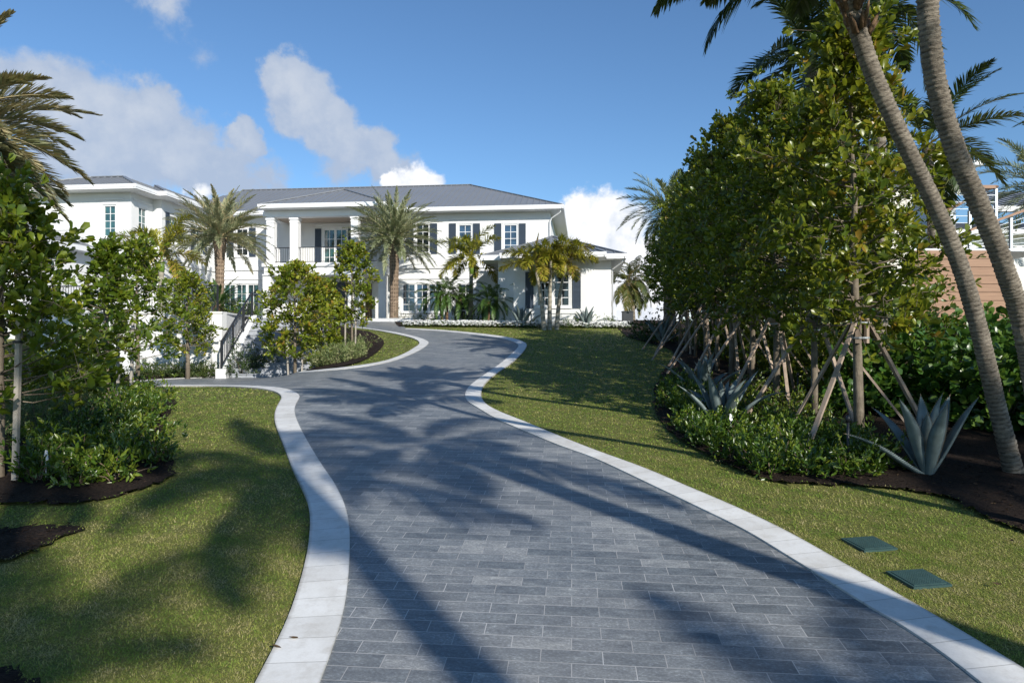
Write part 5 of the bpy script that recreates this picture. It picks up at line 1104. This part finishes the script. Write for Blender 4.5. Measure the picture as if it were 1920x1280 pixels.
# ---- agaves
def agave(seed, n, L, label, loc, wid=.075, dark=0):
    rng = np.random.default_rng(seed); root = empty('agave', loc, rng.uniform(0, 6), label, 'agave', 'blue grey agaves')
    for k in range(n):
        f = k/(n-1); az = k*2.39996; el = R(86-48*f**1.1+rng.normal(0, 7)); ln = L*(.72+.38*min(1, 1.6*f))*rng.uniform(.9, 1.08); mb = MB(); m_ = 12; p = Vector((math.cos(az)*.05*f, math.sin(az)*.05*f, 0)); V = []; side = Vector((-math.sin(az), math.cos(az), 0)); dr = rng.uniform(-.05, .35)+.35*f*rng.uniform(0, 1)
        for i in range(m_+1):
            t = i/m_; e = el-dr*t*t+.12*math.sin(t*3); d = Vector((math.cos(e)*math.cos(az), math.cos(e)*math.sin(az), math.sin(e))); nrm = side.cross(d).normalized(); nrm = -nrm
            w_ = wid*L*1.25*((.62+.75*t) if t < .5 else (.995*(1-((t-.5)/.5)**1.7)))+.002; th = .018*L*(1-t)**.7+.003; cup = w_*.42
            V.append([p+side*w_+nrm*cup, p+side*w_*.5+nrm*cup*.22, p.copy(), p-side*w_*.5+nrm*cup*.22, p-side*w_+nrm*cup, p-side*w_*.5-nrm*(th-cup*.2), p-nrm*th*1.5, p+side*w_*.5-nrm*(th-cup*.2)])
            p = p+d*ln/m_
        vs = [q for r_ in V for q in r_]; fs = []
        for i in range(m_):
            for j in range(8): j2 = (j+1) % 8; fs.append((i*8+j, i*8+j2, i*8+8+j2, i*8+8+j))
        mb.add(vs, fs); lf = mb.build('leaf', M['agave'], root, True)
        mt = MB()
        for i in range(2, m_*3):
            t = i/(m_*3)*m_; i0 = int(t); fr = t-i0
            if i0 >= m_: break
            for s in (0, 4):
                q = V[i0][s].lerp(V[i0+1][s], fr); o = (V[i0][s]-V[i0][2]).normalized(); al = (V[i0+1][s]-V[i0][s]).normalized(); mt.add([q-al*.008, q+al*.008, q+o*.014+al*.004], [(0, 1, 2)])
        tp = V[-1][2]; mt.tube([tp, tp+d*.04], [.005, .0008], 5); mt.build('spines', M['agave_edge'], lf)
    return root
def gp3(x, y): g_ = G(x, y); return Vector((*g_, float(gz(*g_))))
agave(511, 13, 1.0, 'largest blue grey agave, between the nearest tree and the leaning palms', gp3(1738, 890))
agave(501, 15, .98, 'blue grey agave with arching leaves at the edge of the right lawn', gp3(1352, 800))
agave(502, 15, .95, 'blue grey agave half hidden behind the one at the lawn edge', gp3(1318, 742))
agave(503, 15, 1.1, 'distant agave in the shade at the far end of the right bed', gp3(1243, 648)+Vector((0, 0, .1)))
agave(504, 14, 1.35, 'pale agave behind the white flowers left of the three palms', on(978, 38.3))
agave(505, 14, 1.2, 'agave behind the white flowers right of the three palms', on(1100, 37.7))

# ---- white flower border
rng = np.random.default_rng(600); n = 2600; xs = rng.uniform(756, 1180, n); keep = rng.uniform(0, 1, n) < np.where(xs > 860, 1, .55); xs = xs[keep]
P = []
for x in xs:
    Y = 38.7-.0040*(x-850)+rng.normal(0, .22); X = (x-960)/1280*Y; P.append((X, Y, float(gz(X, Y))+rng.uniform(.10, .36)))
P = np.array(P); n = len(P)
fo = Fol()
for k in range(5):
    a = k*1.2566+rng.uniform(0, .3, n); D = np.column_stack([np.cos(a), np.sin(a)*.8-.3, .35+0*a]); fo.add(*leaves(P, D, norm(rng.normal(0, .3, (n, 3))+np.array([0, -.7, .7])), np.full(n, .065), rng.uniform(0, 1, n), 'round'))
tag(link(bpy.data.objects.new('white_flowers', fo.mesh('white_flowers', M['white_petal']))), 'border of small white flowers along the front of the house bed', 'flowers', kind='stuff')
m_ = 3800; xs = rng.uniform(752, 1184, m_); Q = []
for x in xs: Y = 38.75-.0040*(x-850)+rng.normal(0, .26); X = (x-960)/1280*Y; Q.append((X, Y, float(gz(X, Y))+rng.uniform(.0, .24)))
fo = Fol(); Q = np.array(Q); fo.add(*leaves(Q, norm(rng.normal(0, 1, (m_, 3))+np.array([0, -.2, .5])), norm(rng.normal(0, .6, (m_, 3))+np.array([0, 0, 1])), rng.uniform(.06, .11, m_), rng.uniform(.2, .8, m_), 'lance'))
tag(link(bpy.data.objects.new('flower_foliage', fo.mesh('flower_foliage', M['leaf_green']))), 'green foliage under the white flower border', 'ground cover', kind='stuff')

# ---- grass blades on the lawns (denser and finer near the camera)
def grass(seed):
    rng = np.random.default_rng(seed); pts = []
    roadp = road; beds = [bed_right, bed_left, bl2, bl3, bed_isl]
    kl_ = np.array(lo); kr_ = np.array(ro)
    isl_poly = [tuple(p) for p in ii][::-1]+[tuple(p) for p in bedi]
    left_poly = [tuple(p) for p in kl_]+[(-9.8, 19), (-14, 15), (-14, 1.2), (float(kl_[0][0]), 1.2)]
    right_poly = [tuple(p) for p in kr_]+[(float(kr_[-1][0]), 1.2), (14, 1.2), (14, 38.5)]
    for (y0, y1, dens, h, wd) in ((2.4, 4.2, 14000, .020, .0034), (4.2, 6.5, 7500, .022, .0048), (6.5, 9.5, 2200, .028, .0085), (9.5, 14.5, 800, .032, .014), (14.5, 24, 200, .038, .026), (24, 40, 60, .045, .05)):
        x0, x1 = -.78*y1, .78*y1; n = int((x1-x0)*(y1-y0)*dens); X = rng.uniform(x0, x1, n); Y = rng.uniform(y0, y1, n)
        ok = (np.abs(X) < .77*Y) & (inside(X+rng.normal(0, .014, n), Y+rng.normal(0, .014, n), left_poly) | inside(X, Y, right_poly) | inside(X, Y, isl_poly)); X, Y = X[ok], Y[ok]
        for b_ in beds: k = ~inside(X+rng.normal(0, .035, len(X)), Y+rng.normal(0, .035, len(X)), [tuple(p) for p in b_]); X, Y = X[k], Y[k]
        for g_ in (G(1629, 1019), G(1722, 1084)): k = (np.abs(X-g_[0]) > .19) | (np.abs(Y-g_[1]) > .17); X, Y = X[k], Y[k]
        pts.append((X, Y, np.full(len(X), h), np.full(len(X), wd)))
    X = np.concatenate([p[0] for p in pts]); Y = np.concatenate([p[1] for p in pts]); H_ = np.concatenate([p[2] for p in pts])*rng.uniform(.5, 1.25, len(X)); W_ = np.concatenate([p[3] for p in pts]); n = len(X)
    az = rng.uniform(0, 6.283, n); lean = rng.uniform(.7, 2.3, n); d = np.column_stack([np.cos(az), np.sin(az)]); s = np.column_stack([-np.sin(az), np.cos(az), 0*az])*W_[:, None]/2
    zb = np.where(np.any([inside(X, Y, [tuple(p) for p in b_]) for b_ in beds], axis=0), .02, -.012)
    B = np.column_stack([X, Y, gz(X, Y)+zb]); mid = B+np.column_stack([d*(H_*.35*lean)[:, None], H_*(.62-.16*lean)]); tip = B+np.column_stack([d*(H_*1.0*lean)[:, None], H_*(1.0-.36*lean)])
    V = np.stack([B-s, B+s, mid-s*.8, mid+s*.8, tip], 1).reshape(-1, 3); F = (np.array([(0, 1, 3), (0, 3, 2), (2, 3, 4)])[None]+np.arange(n)[:, None, None]*5).reshape(-1, 3)
    pat = np.sin(X*2.1+1.3*np.sin(Y*1.7))*np.sin(Y*2.6+1.1*np.sin(X*1.9+2))+.6*np.sin(X*5.3+Y*3.1)*np.sin(Y*6.1-X*2.2)
    for q in range(14): a_ = rng.uniform(0, 6.28); k_ = rng.uniform(6, 26); pat = pat+.34*np.sin(k_*(math.cos(a_)*X+math.sin(a_)*Y)+rng.uniform(0, 6.28)+1.5*np.sin(1.3*X-1.1*Y+q))
    nearer = np.clip((12-Y)/9, 0, 1)
    t = np.clip(.42+.10*pat+rng.normal(0, .105, n)+.17*nearer+np.where(rng.uniform(0, 1, n) < .08+.12*nearer+.06*pat, .30, 0), 0, 1)
    o = np_obj('lawn_blades', V, F, M['blade'], None, np.repeat(t, 5)); tag(o, 'short lawn grass mixed with straw coloured blades', 'grass', kind='stuff'); return n
ng = grass(700)
# loose bark chips on the mulch
rng = np.random.default_rng(705); Xc = []; 
for (b_, x0, x1, y0, y1, dens) in ((bed_right, 1.5, 12, 5.5, 16, 160), (bed_left, -9, -3.5, 6.5, 15, 110), (bl2, -6, -3, 5, 7.5, 260), (bed_isl, -7, -3.5, 19, 30, 40)):
    n = int((x1-x0)*(y1-y0)*dens); X = rng.uniform(x0, x1, n); Y = rng.uniform(y0, y1, n); k = inside(X, Y, [tuple(p) for p in b_]); Xc.append(np.column_stack([X[k], Y[k]]))
Xc = np.concatenate(Xc)+rng.normal(0, .03, (sum(len(q) for q in Xc), 2)); n = len(Xc)
V, F, T = leaves(np.column_stack([Xc, gz(Xc[:, 0], Xc[:, 1])+.03+rng.uniform(0, .02, n)]), np.column_stack([rng.normal(0, 1, (n, 2)), rng.normal(0, .25, n)]), np.column_stack([rng.normal(0, .5, (n, 2)), np.ones(n)]), rng.uniform(.02, .075, n), rng.uniform(0, .75, n)**2, 'narrow')
tag(np_obj('bark_chips', V, F, M['chip'], None, T), 'loose dark bark chips over the mulch of the planting beds', 'mulch', kind='stuff')
# fallen leaves and chips
rng = np.random.default_rng(710); L_ = []
for (x, y, s) in ((541, 1201, .07), (528, 1222, .08), (1593, 962, .06), (1271, 836, .06), (1289, 842, .06), (1312, 852, .06), (1858, 1098, .08), (1902, 1020, .05)): g_ = G(x, y); L_.append((g_[0], g_[1], s))
for k in range(90):
    x = rng.uniform(1330, 1900); y = 905+rng.uniform(-10, 70); g_ = G(x, y)
    if inside(np.array([g_[0]]), np.array([g_[1]]), bed_right)[0]: L_.append((g_[0], g_[1], rng.uniform(.03, .06)))
L_ = np.array(L_); n = len(L_); V, F, T = leaves(np.column_stack([L_[:, 0], L_[:, 1], gz(L_[:, 0], L_[:, 1])+.03]), np.column_stack([rng.normal(0, 1, (n, 2)), rng.normal(0, .15, n)]), np.column_stack([rng.normal(0, .3, (n, 2)), np.ones(n)]), L_[:, 2], rng.uniform(.5, 1, n), 'obovate')
tag(np_obj('fallen_leaves', V, F, M['dry_frond'], None, T), 'dry brown fallen leaves scattered on the kerb and mulch', 'leaves', kind='stuff')

# ---- palms behind the camera: their shadows lie across the driveway and the left lawn
def shade_palm(X, Y, H_, me, seed, top=(0, 0), r=.19):
    b = Vector((X, Y, float(gz(X, Y)))); palm('coconut_palm', b, b+Vector((top[0], top[1], H_)), [r*1.25, r, r*.95, r*.9], me, 'coconut palm standing behind the camera, its shadow lying across the driveway', group='coconut palms behind the camera', amp=.05, step=.08, seed=seed)
ms = [crown_coco(801, 14, 2.2, .6, tint=.5, nl=60, elmin=-15), crown_coco(802, 13, 2.1, .6, tint=.5, nl=60, elmin=-15), crown_coco(803, 24, 2.7, .7, tint=.5, nl=70, elmin=-30, lw=.055), crown_coco(804, 17, 2.3, .65, tint=.5, nl=64, elmin=-20)]
def casts(sx, sy, zc, base, me, seed, label):
    h = zc-float(gz(sx, sy)); k = h/math.tan(R(SUN_EL)); tp = Vector((sx+k*math.sin(R(SUN_AZ)), sy+k*math.cos(R(SUN_AZ)), zc))
    bx, by = base if base else (tp.x+.3, tp.y-.3); b = Vector((bx, by, float(gz(bx, by))))
    palm('coconut_palm', b, tp, [.24, .19, .18, .17], me, label, group='coconut palms behind the camera', amp=.05, step=.08, seed=seed)
casts(-1.2, 10.0, 8.5, (8.0, -1.6), ms[0], 81, 'coconut palm behind the camera whose trunk shadow crosses the driveway')
casts(-6.4, 9.2, 12.0, None, ms[1], 86, 'unseen coconut palm added behind the camera to shade the left planting bed')  # added out of view for the shade it throws on the left bed
casts(-10.4, 13.6, 11.0, None, ms[1], 87, 'unseen coconut palm added behind the camera to shade the tops of the left garden trees')  # unseen crown placed to keep sun off the upper left trees
casts(-2.9, 8.7, 11.5, None, ms[3], 85, 'coconut palm behind the camera shading the left kerb and drive')
casts(6.5, 8.7, 9.5, None, ms[2], 88, 'unseen coconut palm added behind the camera to shade the right bed under the leaning palms')  # put in out of view to darken the mulch and agave on the right
casts(-2.6, 3.2, 11.0, None, ms[1], 83, 'coconut palm behind the camera shading the near left kerb')
casts(2.7, 2.3, 9.0, None, ms[1], 84, 'coconut palm behind the camera shading the near right driveway')
